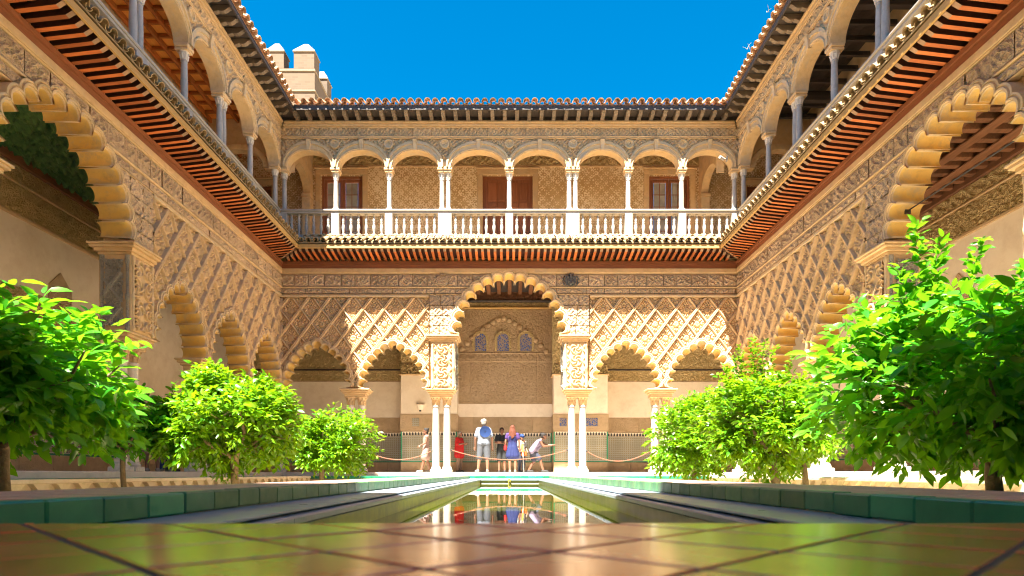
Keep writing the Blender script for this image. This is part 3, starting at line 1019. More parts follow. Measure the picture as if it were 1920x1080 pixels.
# carved coats of arms on the frieze
def crest(name, label, x, mat, castle):
    t = empty(name, label, 'coat of arms', (x, D - .10, 6.46))
    MB().slab([(-.16, .13), (-.19, .0), (-.15, -.16), (0, -.23), (.15, -.16), (.19, 0), (.16, .13), (0, .10)], -.05, -.002).build('shield', M[mat], t)
    mb = MB()
    if castle:
        mb.box(-.10, .10, -.10, -.05, -.12, .02, .006)
        for q in (-.085, 0, .085): mb.box(q - .03, q + .03, -.115, -.05, .02, .10 if q else .16, .006)
        mb.ball((-.06, -.1, -.06), .04, 8, 5).ball((.07, -.1, -.09), .045, 8, 5).ball((.0, -.11, -.15), .05, 8, 5)
    else:
        mb.box(-.012, .012, -.075, -.05, -.2, .1).box(-.15, .15, -.076, -.05, -.05, -.026)
        for u, v in ((-.08, .03), (.08, .03), (-.07, -.11), (.07, -.11)): mb.ball((u, -.06, v), (.035, .02, .04), 8, 5)
    mb.build('charges', M[mat], t)
    mb = MB().box(-.10, .10, -.07, -.01, .14, .17, .006)
    for q in (-.08, -.04, 0, .04, .08): mb.tube([(q, -.04, .17), (q * 1.15, -.04, .215 + .02 * (q == 0))], [.013, .006], 5)
    mb.build('crown', M[mat], t)
    mb = MB()
    for sg in (-1, 1):
        mb.tube([(sg * .19, -.03, .12), (sg * .25, -.035, .04), (sg * .21, -.03, -.05), (sg * .24, -.035, -.13), (sg * .15, -.03, -.22)], [.02, .028, .022, .026, .012], 6)
    mb.build('mantling', M[mat], t, 50)
crest('coat_of_arms', 'weathered brown coat of arms carved left of the great far arch', -2.19, 'stone', False)
crest('coat_of_arms', 'dark grey coat of arms with small towers right of the great far arch', 2.02, 'crest_dark', True)
# ------------------------------------------------------------------ galleries behind the ground arcade
ZC = 6.95
def wall_frame(name, label, cat, loc, rz): return empty(name, label, cat, loc, rz)

# far gallery wall
gw = wall_frame('gallery_wall', 'shaded inner wall of the far gallery with stucco niche, white plaster and tile dado', 'wall', (0, D + DEPTH_G, 0), 0)
MB().box(-W - DEPTH_G, W + DEPTH_G, 0, .3, GF, ZC + .1).build('backing', M['panel_brown'], gw)
NX0, NX1 = -1.93, 1.63
mb = MB().box(NX0, NX1, -.02, 0, 2.22, 2.72)
mb.build('plaster_band', M['plaster'], gw)
for a, b in ((-10.5, -4.0), (3.63, 10.5)):
    MB().box(a, b, -.02, 0, 2.20, 3.56).build('plaster_band', M['plaster'], gw)
    relief('carved_frieze', M['frieze_in'], gw, a, b, 3.60, 3.98, rosette(.38, .03), .01, .03)
    MB().box(a, b, -.06, 0, 3.985, 4.04, .01).build('moulding', M['wood_dark'], gw)
    relief('carved_field', M['frieze_in'], gw, a, b, 4.05, 6.5, star(.26, .035), .005, .035)
    x = a
    while x < b - .3:
        MB().box(x + .008, x + 1.27, -.03, 0, 1.66, 2.195, .008).build('stone_panel', M['panel_brown'], gw); x += 1.28
x = NX0
for w in (.55, 1.0, .42, .85, .74):
    MB().box(x + .006, x + w - .006, -.03 - random.uniform(0, .008), 0, 1.66, 2.215, .008).build('stone_panel', M['panel_brown'], gw); x += w
def dado_run(a, b, y, parent, edges=True, z0=.50, z1=1.64):
    MB().box(a + .045, b - .045, y - .012, y, z0 + .04, z1 - .16).build('dado_panel', M['dado'], parent)
    mb = MB(); n = int((b - a) / .11)
    MB().box(a + .045, b - .045, y - .011, y, z1 - .155, z1 - .02).build('cresting_band', M['plaster'], parent)
    for k in range(n):
        u = a + .06 + (b - a - .12) * (k + .5) / n
        mb.add([(u - .04, y - .016, z1 - .152), (u + .04, y - .016, z1 - .152), (u + .04, y - .016, z1 - .09), (u, y - .016, z1 - .03), (u - .04, y - .016, z1 - .09)], [(0, 1, 2, 3, 4)])
    tag(mb.build('cresting', M['iron'], parent), kind='stuff')
    if edges:
        for u in (a, b - .045):
            MB().box(u, u + .045, y - .02, y, z0, z1 - .02, .004).build('edge_trim', M['tile_green'], parent)
    MB().box(a + .045, b - .045, y - .018, y, z0, z0 + .04).build('edge_trim', M['tile_green'], parent)
    x = a
    while x < b - .2:
        w = min(b - x, random.uniform(.7, 1.1))
        MB().box(x + .004, x + w - .004, y - .06 - random.uniform(0, .01), y, GF, z0 - .004, .01).build('plinth_stone', M['panel_brown'], parent); x += w
dado_run(NX0 + .02, NX1 - .02, -.03, gw)
dado_run(-10.4, -4.02, -.03, gw, False)
dado_run(3.65, 10.4, -.03, gw, False)
# niche of stucco work
def gable(S):  # outline of the pointed niche arch over the windows
    return 6.05 - np.abs(S + .24) * .42 - np.abs(S + .24) ** 2 * .22
relief('stucco_panel', M['panel_brown'], gw, NX0, NX1, 2.78, 6.30, lambda S, Z: star(.17, .035)(S, Z) * np.where((np.abs(S + .22) < 1.24) & (Z > 2.98) & (Z < 4.28), 1, .8) - .02 * ((np.abs(np.abs(S + .22) - 1.27) < .03) & (Z < 4.7)) + .035 * (np.abs(Z - 4.33) < .025) + .035 * (np.abs(Z - 4.64) < .025)
       + .03 * ((Z > 4.36) & (Z < 4.60)) * (np.abs(((S * 4.2) % 1) - .5) * .34 < (4.60 - Z)), .03, .022)
n = 17
for k in range(n):
    u = -1 + 2 * (k + .5) / n
    s = -.2 + u * 1.7
    MB().ball((s, -.06, float(gable(np.array(s))) - .06), (.11, .07, .10), 10, 6).build('arch_lobe', M['panel_brown'], gw, 60)
for c in (-1.09, -.24, .62):
    w_, h_ = .22, .62
    o = [(c - w_, 4.72)] + [(c - w_ * math.cos(math.pi * i / 10), 5.14 + (w_ + .02) * math.sin(math.pi * i / 10)) for i in range(11)] + [(c + w_, 4.72)]
    win = MB().slab(o, -.085, -.0).build('lattice_window', M['lattice'], gw)
    o2 = [(c - w_ - .09, 4.70)] + [(c - (w_ + .09) * math.cos(math.pi * i / 10), 5.14 + (w_ + .12) * math.sin(math.pi * i / 10)) for i in range(11)] + [(c + w_ + .09, 4.70)]
    fr = MB()
    for i in range(len(o) - 1):
        a, b, p, q = o[i], o[i + 1], o2[i], o2[i + 1]
        fr.add([(a[0], -.13, a[1]), (b[0], -.13, b[1]), (q[0], -.12, q[1]), (p[0], -.12, p[1]), (a[0], -.05, a[1]), (b[0], -.05, b[1]), (q[0], -.02, q[1]), (p[0], -.02, p[1])],
               [(0, 1, 2, 3), (0, 4, 5, 1), (3, 2, 6, 7)])
    fr.build('window_surround', M['frieze_in'], win, 40)
MB().box(NX0, NX1, -.16, 0, 6.31, 6.37, .015).build('moulding', M['wood_gold'], gw)
relief('gilded_frieze', M['frieze_in'], gw, -4, 3.63, 6.37, 6.55, arab(.2, .02), .06, .03)
MB().box(-10.4, 10.4, -.22, 0, 6.56, 6.62, .01).build('moulding', M['wood_dark'], gw)
relief('wood_frieze', M['wood_brown'], gw, -10.4, 10.4, 6.62, 6.94, rosette(.3, .05), .08, .035)
# jambs of the niche
for a, b, lb in ((-4.0, NX0, 'left'), (NX1, 3.63, 'right')):
    j = wall_frame('niche_pier', 'white plastered pier on the %s of the far gallery niche' % lb, 'pier', (0, D + 2.3, 0), 0)
    MB().box(a, b, 0, .69, 2.27, 3.70, .006).build('plaster_face', M['plaster'], j)
    MB().box(a - .03, b + .03, -.03, .69, 1.68, 2.265, .01).build('stone_band', M['panel_brown'], j)
    MB().box(a, b, .0, .69, GF, 1.675).build('core', M['panel_brown'], j)
    dado_run(a + .0, b - .0, -.002, j)
    for q in ((a + .55,) if lb == 'left' else (a + .35, b - .75, b - .5)):
        MB().box(q - .13, q + .13, -.045, -.03, 1.82, 2.12, .004).build('tile_inset', M['lattice'] if lb == 'right' else M['dado'], j)
    MB().box(a - .05, b + .05, -.05, .69, 3.702, 3.75, .01).build('moulding', M['plain'], j)
    relief('carved_capital', M['frieze_in'], j, a, b, 3.76, 4.12, rosette(.3, .06), .02, .022)
    MB().box(a, b, 0, .69, 3.752, 6.54).build('upper_wall', M['panel_brown'], j)
    relief('carved_field', M['frieze_in'], j, a, b, 4.16, 6.5, star(.22, .035), .005, .03)
    dr = MB().tube([(b if lb == 'left' else a, .02, 3.8), (b if lb == 'left' else a, .02, 6.5)], .06, 8).build('colonnette', M['frieze_in'], j, 40)
sc_ = empty('wall_sconce', 'small white bowl sconce on the pier left of the niche', 'sconce', (-3.28, D + 2.28, 2.42))
MB().lathe([(.05, 0), (.12, .05), (.15, .16), (.165, .17), (.165, .2)], 12, 0, -.0, 1, .8).build('bowl', M['plaster'], sc_, 40)
MB().box(-.04, .04, -.02, .02, -.06, .06, .005).build('bracket', M['iron'], sc_)

# side galleries
for sx, side in ((-1, 'left'), (1, 'right')):
    rz = R(90) * -sx
    G = wall_frame('gallery_wall', 'white plastered inner wall of the %s gallery with carved frieze and tile dado' % side, 'wall', (sx * (W + DEPTH_G), CY, 0), rz)
    fl = -sx                                      # local x*fl = away from... far end is at +s*(-sx)
    e = -sx
    sp = lambda a, b: tuple(sorted((-sx * a * 1.0, -sx * b * 1.0)))
    lo, hi = (NEAR - CY, D + DEPTH_G - CY) if sx < 0 else (CY - D - DEPTH_G, CY - NEAR)
    MB().box(lo, hi, 0, .3, GF, ZC + .1).build('backing', M['plaster'], G)
    f = 1 if sx < 0 else -1
    for z0, z1, fn, mt in ((5.66, 6.30, rosette(.42, .035), 'frieze_in'), (6.36, 6.70, arab(.3, .03), 'frieze_in')):
        relief('carved_frieze', M[mt], G, *sorted((f * -2.5, f * 12.9)), z0, z1, fn, .01, .03)
    for z0, z1, p in ((5.58, 5.655, .06), (6.305, 6.355, .05), (6.71, 6.95, .10)):
        MB().box(lo + .1, hi - .1, -p, 0, z0, z1, .01).build('moulding', M['wood_brown'] if z0 > 6.5 else M['plain'], G)
    # carved doorway
    d0, d1 = sorted((f * 1.9, f * 5.4))
    relief('door_surround', M['frieze_in'], G, d0, d1, 2.2, 4.10, arab(.26, .025), .012, .03, lambda S, Z: (np.abs(S - f * 2.75) < .7) & (Z < 3.55))
    o = [(f * 4.0 - .38, 4.12), (f * 4.0 - .36, 4.45), (f * 4.0, 4.80), (f * 4.0 + .36, 4.45), (f * 4.0 + .38, 4.12)]
    MB().slab(o, -.03, 0).build('blind_arch', M['panel_brown'], G)
    dr = MB().box(f * 2.75 - .68, f * 2.75 + .68, -.014, 0, GF, 3.54).build('door', M['wood_dark'], G)
    dado_run(*sorted((f * -2.5, f * 12.8)), -.016, G, False)
    # ceiling
    ce = wall_frame('gallery_ceiling', ('dark green painted timber ceiling of the left gallery' if sx < 0 else 'brown raftered ceiling of the right gallery'), 'ceiling', (sx * W, CY, 0), rz)
    ce['kind'] = 'thing'
    MB().box(lo, hi, THICK + .0, DEPTH_G, ZC, ZC + .15).build('boarding', M['wood_green'] if sx < 0 else M['wood_dark'], ce)
    if sx < 0:
        nx, ny = 190, 60
        S, Y = np.meshgrid(np.linspace(-2.5, 10, nx), np.linspace(THICK + .02, DEPTH_G - .02, ny))
        Hh = rosette(.46, .10)(S, Y) + arab(.18, .05)(S, Y)
        me = grid_mesh('carved_panelling', np.stack([S.ravel(), Y.ravel(), (ZC - .005 - Hh).ravel()], 1), ny, nx, np.ones((ny - 1, nx - 1), bool), M['wood_green'])
        inst(me, 'carved_panelling', ce)
    else:
        bm_ = MB().box(-.075, .075, THICK + .01, DEPTH_G - .12, ZC - .15, ZC - .002, .012).mesh('rafter', M['wood_brown'])
        for k in range(34):
            inst(bm_, 'rafter', ce, (f * (-2.4 + k * .36), 0, 0))
        for yy in (1.05, 1.7, 2.35):
            relief_b = MB().box(*sorted((f * -2.6, f * 10.0)), yy - .11, yy + .11, ZC - .20, ZC - .152, .01).build('cross_board', M['wood_brown'], ce)
        r_ = empty('tie_rod', 'thin dark iron tie rod across the right great arch', 'rod', (W + .25, CY, 5.25), R(90))
        MB().tube([(-1.61, 0, 0), (1.61, 0, 0)], .014, 8).build('bar', M['iron'], r_)
        for q in (-1.59, 1.59): MB().box(q - .012, q + .012, -.06, .06, -.06, .06, .004).build('anchor_plate', M['iron'], r_)
MB().box(-W, W, D + THICK, D + DEPTH_G, ZC, ZC + .15)
ce = wall_frame('gallery_ceiling', 'dark timber ceiling of the far gallery above the niche', 'ceiling', (0, D, 0), 0); ce['kind'] = 'thing'
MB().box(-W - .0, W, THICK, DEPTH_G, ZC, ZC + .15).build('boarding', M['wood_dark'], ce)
bm_ = MB().box(-.07, .07, THICK + .01, DEPTH_G - .2, ZC - .13, ZC - .002, .012).mesh('rafter', M['wood_brown'])
for k in range(39): inst(bm_, 'rafter', ce, (-7.4 + k * .39, 0, 0))
# end walls that close the side galleries at the corners are the far gallery wall itself; upper floor slab
structure('upper_floor', MB().box(-W - DEPTH_G, W + DEPTH_G, D + .02, D + DEPTH_G + .3, 7.12, 7.88).box(-W - DEPTH_G - .3, -W - .02, NEAR, D + .018, 7.12, 7.88).box(W + .02, W + DEPTH_G + .3, NEAR, D + .018, 7.12, 7.88), M['plaster_tan'])

# ------------------------------------------------------------------ lean-to roofs between the floors
PP = .90
def pent(label, loc, rz, s_lo, s_hi, c_lo, c_hi, far):
    """c_lo / c_hi: is there a re-entrant corner at that end of the wall"""
    T = empty('eave_roof', label, 'roof', loc, rz)
    def corner(s):
        c = 9e9
        if c_lo: c = min(c, s - s_lo)
        if c_hi: c = min(c, s_hi - s)
        return c
    e0 = s_lo + (PP if c_lo else 0); e1 = s_hi - (PP if c_hi else 0)
    def sheet(t0, z0, t1, z1, th):
        a0 = s_lo + (t0 if c_lo else 0); b0 = s_hi - (t0 if c_hi else 0)
        a1 = s_lo + (t1 if c_lo else 0); b1 = s_hi - (t1 if c_hi else 0)
        q = [(a0, -t0, z0), (b0, -t0, z0), (b1, -t1, z1), (a1, -t1, z1)]
        return MB().add(q + [(x, y, z + th) for x, y, z in q], [(0, 3, 2, 1), (4, 5, 6, 7), (0, 1, 5, 4), (1, 2, 6, 5), (2, 3, 7, 6), (3, 0, 4, 7)])
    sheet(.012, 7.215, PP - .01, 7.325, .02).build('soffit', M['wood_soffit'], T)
    sheet(.0, 7.86, PP + .02, 7.375, .03).build('tile_bed', M['tile_pale'], T)
    sheet(PP - .045, 7.23, PP - .004, 7.235, .12).build('fascia', M['wood_gold'], T)
    sheet(.0, 6.85, .10, 6.85, .13).build('wall_beam', M['wood_beam'], T)
    sheet(.0, 6.985, .14, 6.985, .085).build('wall_beam', M['wood_beam'], T)
    full = None
    s = e0 - (math.floor((e0 - s_lo) / .2) * .2) + .04
    while s < s_hi - .06:
        L = min(PP, corner(s)) - .06
        if L > .2 and far(s):
            if L >= PP - .07 and full is not None: me = full
            else:
                t0, t1 = .05, L
                zb = lambda t: 7.085 + t * .115
                h = .043
                vs = [(x, -t, z) for t in (t0, t1 - .10, t1) for x in (-h, h) for z in ((zb(t) + (.05 if t == t1 else 0)), zb(t) + .135)]
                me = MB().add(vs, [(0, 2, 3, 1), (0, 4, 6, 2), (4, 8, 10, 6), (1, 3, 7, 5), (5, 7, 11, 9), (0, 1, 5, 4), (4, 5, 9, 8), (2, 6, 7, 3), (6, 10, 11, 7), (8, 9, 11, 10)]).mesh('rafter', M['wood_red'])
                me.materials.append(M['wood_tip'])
                me.materials.append(M['wood_soffit'])  # rafter sides coloured dark, painting in the shade of the gaps
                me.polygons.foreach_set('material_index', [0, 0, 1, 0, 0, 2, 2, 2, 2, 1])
                if L >= PP - .07: full = me
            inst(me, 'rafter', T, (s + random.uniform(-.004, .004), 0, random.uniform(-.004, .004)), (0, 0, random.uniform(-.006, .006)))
        s += .2
    # roof tiles: a cover and a pan on each line, two rows
    sl = math.atan2(.485, PP + .02)
    def tile(r0, r1, L, up, n=8):
        mb = MB(); th = .014
        for k, (yy, rr) in enumerate(((0, r0), (L, r1))):
            for q in (rr, rr - th):
                for i in range(n + 1):
                    a = math.pi * i / n
                    mb.v.append((math.cos(a) * q, yy, math.sin(a) * q * (1 if up else -1)))
        m = n + 1
        for i in range(n):
            mb.f += [(i, i + 1, 2 * m + i + 1, 2 * m + i), (m + i + 1, m + i, 3 * m + i, 3 * m + i + 1), (i + 1, i, m + i, m + i + 1)]
        return mb
    cov = tile(.094, .074, .50, True).mesh('roof_tile', M['tile_pale'], 40)
    pan = tile(.078, .070, .50, False).mesh('roof_tile', M['tile_pale'], 40)
    s = e0 + .1
    while s < e1 - .06:
        if far(s):
            for row in (0, 1):
                t = PP + .06 - row * .45
                z = 7.86 - t * .527 + .045 + .012 * row
                inst(cov, 'roof_tile', T, (s + random.uniform(-.008, .008), -t, z + .05), (sl + random.uniform(-.03, .03), 0, random.uniform(-.04, .04)))
                inst(pan, 'roof_tile', T, (s + .118, -t + .006, z + .078), (sl, 0, random.uniform(-.02, .02))) if row == 0 else None
        s += .236
    return T
FB = lambda s: True
FLs = lambda s: CY + s > YMIN
FRs = lambda s: CY - s > YMIN
pent('tiled eave roof with red rafters running across the far wall below the balustrade', (0, D, 0), 0, -W, W, True, True, FB)
pent('tiled eave roof with red rafters running along the left wing', (-W, CY, 0), R(90), NEAR - CY, D - CY, False, True, FLs)
pent('tiled eave roof with red rafters running along the right wing', (W, CY, 0), R(-90), CY - D, CY - NEAR, True, False, FRs)

# ------------------------------------------------------------------ balustrades
BCOL = [-7.5, -5.78, -4.0, -2.14, 0, 2.10, 3.96, 5.74, 7.5]
TWIN = (-2.14, 2.10)
SCOL = [.12, 2.1, 3.95, 5.85, 7.75, 9.65, 11.55]       # distances of the side columns from the far corner
bprof = [(.052, 0), (.052, .05), (.03, .07), (.028, .10), (.050, .20), (.058, .27), (.046, .34), (.034, .385), (.043, .40), (.043, .42), (.034, .435), (.052, .50), (.044, .56), (.030, .62), (.028, .64), (.05, .66), (.05, .69)]
bal_me = MB().lathe(bprof, 12).mesh('baluster', M['marble'], 45)
def balustrade(label, loc, rz, cols, twins, a, b, balusters=True):
    T = empty('balustrade', label, 'balustrade', loc, rz)
    MB().box(a, b, .0, .20, 7.88, 8.0, .012).build('base_rail', M['marble'], T)
    MB().box(a, b, -.015, .215, 8.70, 8.765, .01).build('handrail', M['marble'], T)
    MB().box(a, b, -.05, .25, 8.766, 8.835, .02).build('handrail', M['marble'], T)
    hw = lambda c: .225 if c in twins else .125
    for c in cols:
        MB().box(c - hw(c), c + hw(c), -.025, .225, 7.885, 8.699, .01).build('pedestal', M['marble'], T)
    if balusters:
        for p, q in zip(cols[:-1], cols[1:]):
            u0, u1 = p + hw(p), q - hw(q)
            n = 7 if u1 - u0 > 1.6 else 6
            for k in range(n):
                inst(bal_me, 'baluster', T, (u0 + (u1 - u0) * (k + .5) / n, .10, 8.003))
    return T
balustrade('white marble balustrade across the far upper gallery', (0, D, 0), 0, BCOL, TWIN, -W + .02, W - .02)
sl_ = [D - CY - q for q in SCOL]
balustrade('marble balustrade rail along the left upper gallery', (-W, CY, 0), R(90), [s for s in sl_], (sl_[2], sl_[4]), NEAR - CY, D - CY - .02, False)
balustrade('marble balustrade rail along the right upper gallery', (W, CY, 0), R(-90), [-s for s in sl_], (-sl_[2], -sl_[4]), -(D - CY) + .02, CY - NEAR, False)

# ------------------------------------------------------------------ upper arcades
U0, UTH = .0, .32
ZS = 10.22
def upper(label, loc, rz, cols, twins, s_lo, s_hi, far, corner_lo, corner_hi):
    T = empty('upper_arcade', label, 'wall', loc, rz)
    cols = sorted(cols)
    hw = lambda c: .21 if c in twins else .115
    pts = [(s_lo, 11.72), (s_lo, ZS)]
    A = []
    for p, q in zip(cols[:-1], cols[1:]):
        a = (q - p - hw(p) - hw(q)) / 2; c = (p + hw(p) + q - hw(q)) / 2
        A.append((c, a, (q - p) / 2))
        n = 20
        pts += [(c - a * math.cos(math.pi * i / n), ZS + .57 * math.sin(math.pi * i / n)) for i in range(n + 1)]
    pts += [(s_hi, ZS), (s_hi, 11.72)]
    MB().slab(pts, .012, UTH).build('masonry', M['plain'], T)
    for c, a, half in A:
        n = 24
        prof = [(0, UTH - .02), (0, -.045), (.10, -.045), (.12, -.07), (.20, -.065), (.22, -.04), (.62, -.05), (.64, -.085), (.96, -.08), (1, .0)]
        mb = MB()
        for i in range(n + 1):
            th = math.pi * i / n
            for u, y in prof:
                aa = a - .004 + u * (half - a + .03); bb = .566 + u * .30
                x = -aa * math.cos(th); z = bb * math.sin(th)
                x = max(-half + .0015, min(half - .0015, x))
                mb.v.append((x, y, z))
        m = len(prof)
        for i in range(n):
            for j in range(m - 1):
                k = i * m + j
                mb.f.append((k, k + 1, k + m + 1, k + m))
        mb.build('archivolt', M['arch'], T, 35, (c, 0, ZS))
        ks = MB().add([(x, y, z) for z, w, d in ((.545, .045, .10), (.70, .06, .115), (.88, .075, .15)) for x, y in ((-w, -d), (w, -d), (w, .0), (-w, 0))],
                      [(0, 1, 5, 4), (4, 5, 9, 8), (3, 0, 4, 7), (7, 4, 8, 11), (1, 2, 6, 5), (5, 6, 10, 9), (0, 3, 2, 1), (8, 9, 10, 11)])
        ks.tube([(-.05, -.13, .86), (.05, -.13, .86)], .03, 8)
        ks.build('keystone', M['arch'], T, None, (c, 0, ZS))
    dmin, dmax = A[0][0] - A[0][2], A[-1][0] + A[-1][2]
    def inarch(S, Z):
        m = np.zeros(S.shape, bool)
        for c, a, half in A:
            m |= (((S - c) / (half + .0)) ** 2 + ((Z - ZS) / .84) ** 2 < 1)
        return m
    relief('spandrel_carving', M['stucco'], T, s_lo + .02, s_hi - .02, 10.5, 11.15, arab(.17, .055), -.006, .02, inarch)
    for c in cols:
        if c in (cols[0], cols[-1]): continue
        r = .15
        MB().lathe([(0, 0), (r * .5, 0), (r * .55, .02), (r * .72, .02), (r * .78, .05), (r * 1.0, .05), (r * 1.05, .03), (r * 1.05, -.03)], 18, cap=False).build('roundel', M['arch'], T, 40).matrix_local = Matrix.Translation((c, -.03, 10.98)) @ Matrix.Rotation(R(90), 4, 'X')
    for z0, z1, p in ((11.155, 11.20, .07), (11.20, 11.23, .09), (11.50, 11.54, .08), (11.54, 11.62, .12), (11.62, 11.70, .16)):
        MB().box(s_lo + (p + .003 if corner_lo else 0), s_hi - (p + .003 if corner_hi else 0), -p, .012, z0, z1 - .002, .01).build('cornice', M['plain'], T)
    x = s_lo + .05
    while x < s_hi - .1:
        q = min(s_hi - .02, x + .62)
        if far(x):
            g = arab(.155, .04)
            relief('frieze_panel', M['stucco'], T, x + .006, q - .006, 11.235, 11.495, lambda S, Z: .035 + g(S, Z), 0, .02)
        x = q
    for c in cols:
        lab, grp = None, None
    return T
upper('upper arcade of eight round arches across the far wall', (0, D, 0), 0, BCOL, TWIN, -W + .015, W - .015, FB, True, True)
upper('upper arcade of round arches along the left wing', (-W, CY, 0), R(90), sl_, (sl_[2], sl_[4]), NEAR - CY, D - CY + .0, FLs, False, True)
upper('upper arcade of round arches along the right wing', (W, CY, 0), R(-90), [-s for s in sl_], (-sl_[2], -sl_[4]), -(D - CY), CY - NEAR, FRs, True, False)

def upper_column(label, loc, rz, twin, group):
    T = empty('balcony_column', label, 'column', loc, rz, group)
    for x in ((-.105, .105) if twin else (0,)):
        r = .078
        MB().lathe([(r * 1.0, 8.95), (r * 1.04, 9.3), (r * .88, 9.84), (r * 1.04, 9.845), (r * 1.04, 9.87), (r * .9, 9.885)], 16, x).build('shaft', M['marble'], T, 40)
        MB().box(x - .10, x + .10, -.10, .10, 8.836, 8.875, .006).lathe([(r * 1.25, 8.876), (r * 1.32, 8.90), (r * 1.1, 8.925), (r * 1.0, 8.95)], 16, x).build('base', M['marble'], T, 40)
        mb = MB().lathe([(r * .9, 9.885), (r * .95, 9.94), (r * 1.3, 10.0), (r * 1.1, 10.02), (r * 1.45, 10.07)], 14, x)
        for k in range(8):
            a = math.pi * k / 4
            mb.tube([(x + math.cos(a) * r * .95, math.sin(a) * r * .95, 9.90), (x + math.cos(a) * r * 1.15, math.sin(a) * r * 1.15, 9.98), (x + math.cos(a) * r * 1.5, math.sin(a) * r * 1.5, 10.02)], [.02, .018, .008], 5)
        mb.build('capital', M['marble_old'], T, 50)
    w = .215 if twin else .125
    MB().box(-w, w, -.14, .17, 10.072, 10.13, .008).box(-w - .03, w + .03, -.165, .17, 10.132, 10.217, .015).build('impost', M['plain'], T)
NAMES = ['leftmost', 'second from the left', 'third from the left', 'twin, fourth from the left', 'middle single', 'twin, sixth from the left', 'third from the right', 'second from the right', 'rightmost']
for c, nm in zip(BCOL, NAMES):
    tw = c in TWIN
    upper_column('%s slender white column%s on the far balustrade' % (nm, 's' if tw else ''), (c, D + .12, 0), 0, tw, 'columns of the upper gallery')
ORD = ['corner', 'second', 'third', 'fourth', 'fifth', 'sixth', 'seventh']
for sx, side in ((-1, 'left'), (1, 'right')):
    for k, q in enumerate(SCOL):
        if D - q < YMIN: continue
        if k == 0: lb = 'slender column closing the %s upper arcade in the far corner' % side
        else: lb = '%s slender column%s of the %s upper gallery, counted from the far corner' % (ORD[k], ' pair' if k in (2, 4) else '', side)
        upper_column(lb, (sx * (W + .12), D - q, 0), R(90) * -sx, k in (2, 4), 'columns of the upper gallery')

# ------------------------------------------------------------------ roof eaves with brackets
EP = .67
def eave(label, loc, rz, s_lo, s_hi, c_lo, c_hi, far):
    T = empty('roof_eave', label, 'roof', loc, rz)
    def sheet(t0, z0, t1, z1, th):
        a0 = s_lo + (t0 if c_lo else 0); b0 = s_hi - (t0 if c_hi else 0)
        a1 = s_lo + (t1 if c_lo else 0); b1 = s_hi - (t1 if c_hi else 0)
        q = [(a0, -t0, z0), (b0, -t0, z0), (b1, -t1, z1), (a1, -t1, z1)]
        return MB().add(q + [(x, y, z + th) for x, y, z in q], [(0, 3, 2, 1), (4, 5, 6, 7), (0, 1, 5, 4), (1, 2, 6, 5), (2, 3, 7, 6), (3, 0, 4, 7)])
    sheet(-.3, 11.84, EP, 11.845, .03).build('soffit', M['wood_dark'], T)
    sheet(.0, 11.705, .10, 11.705, .132).build('wall_beam', M['wood_dark'], T)
    sheet(EP - .05, 11.76, EP - .01, 11.76, .13).build('fascia', M['wood_dark'], T)
    sheet(-2.6, 13.2, EP - .03, 11.909, .03).build('tile_bed', M['tile'], T)
    full = None
    s = s_lo + .25
    while s < s_hi - .1:
        c = min(s - s_lo if c_lo else 9, s_hi - s if c_hi else 9)
        L = min(EP, c) - .09
        if L > .2 and far(s):
            if full is None or L < EP - .1:
                # scrolled bracket profile
                pr = [(.10, 11.69), (.16, 11.672), (.24, 11.685), (.30, 11.71), (.34, 11.69), (.42, 11.69), (.48, 11.72), (.53, 11.765), (.58, 11.78), (.58, 11.838), (.10, 11.838)]
                k = L / .58
                mb = MB(); n = len(pr)
                mb.add([(x, -.1 - (t - .1) * (L - .1) / .48, z) for x in (-.06, .06) for t, z in pr], [tuple(range(n)), tuple(range(n, 2 * n))[::-1]] + [(i, (i + 1) % n, (i + 1) % n + n, i + n) for i in range(n)])
                me = mb.mesh('bracket', M['wood_bracket'])
                if L >= EP - .1: full = me
            else: me = full
            inst(me, 'bracket', T, (s, 0, 0))
        s += .40
    sl = math.atan2(1.315, EP + 2.63)
    def tile(r0, r1, L, up, n=8):
        mb = MB(); th = .016
        for yy, rr in ((0, r0), (L, r1)):
            for q in (rr, rr - th):
                for i in range(n + 1):
                    a = math.pi * i / n
                    mb.v.append((math.cos(a) * q, yy, math.sin(a) * q * (1 if up else -1)))
        m = n + 1
        for i in range(n):
            mb.f += [(i, i + 1, 2 * m + i + 1, 2 * m + i), (m + i + 1, m + i, 3 * m + i, 3 * m + i + 1), (i + 1, i, m + i, m + i + 1)]
        return mb
    cov = tile(.104, .084, .50, True).mesh('roof_tile', M['tile'], 40)
    pan = tile(.088, .080, .50, False).mesh('roof_tile', M['tile'], 40)
    s = s_lo + (EP if c_lo else 0) + .08
    e1 = s_hi - (EP if c_hi else 0)
    while s < e1 - .04:
        if far(s):
            inst(cov, 'roof_tile', T, (s + random.uniform(-.01, .01), -EP - .09 + random.uniform(-.012, .012), 11.968 + random.uniform(-.006, .006)), (sl + random.uniform(-.03, .03), 0, random.uniform(-.05, .05)))
            inst(pan, 'roof_tile', T, (s + .132, -EP - .075, 12.0), (sl, 0, random.uniform(-.02, .02)))
        s += .264
    return T
eave('tiled roof edge with grey wooden brackets over the far upper gallery', (0, D, 0), 0, -W, W, True, True, FB)
eave('tiled roof edge with wooden brackets over the left wing', (-W, CY, 0), R(90), NEAR - CY, D - CY, False, True, lambda s: CY + s > 11)
eave('tiled roof edge with wooden brackets over the right wing', (W, CY, 0), R(-90), CY - D, CY - NEAR, True, False, lambda s: CY - s > 11)

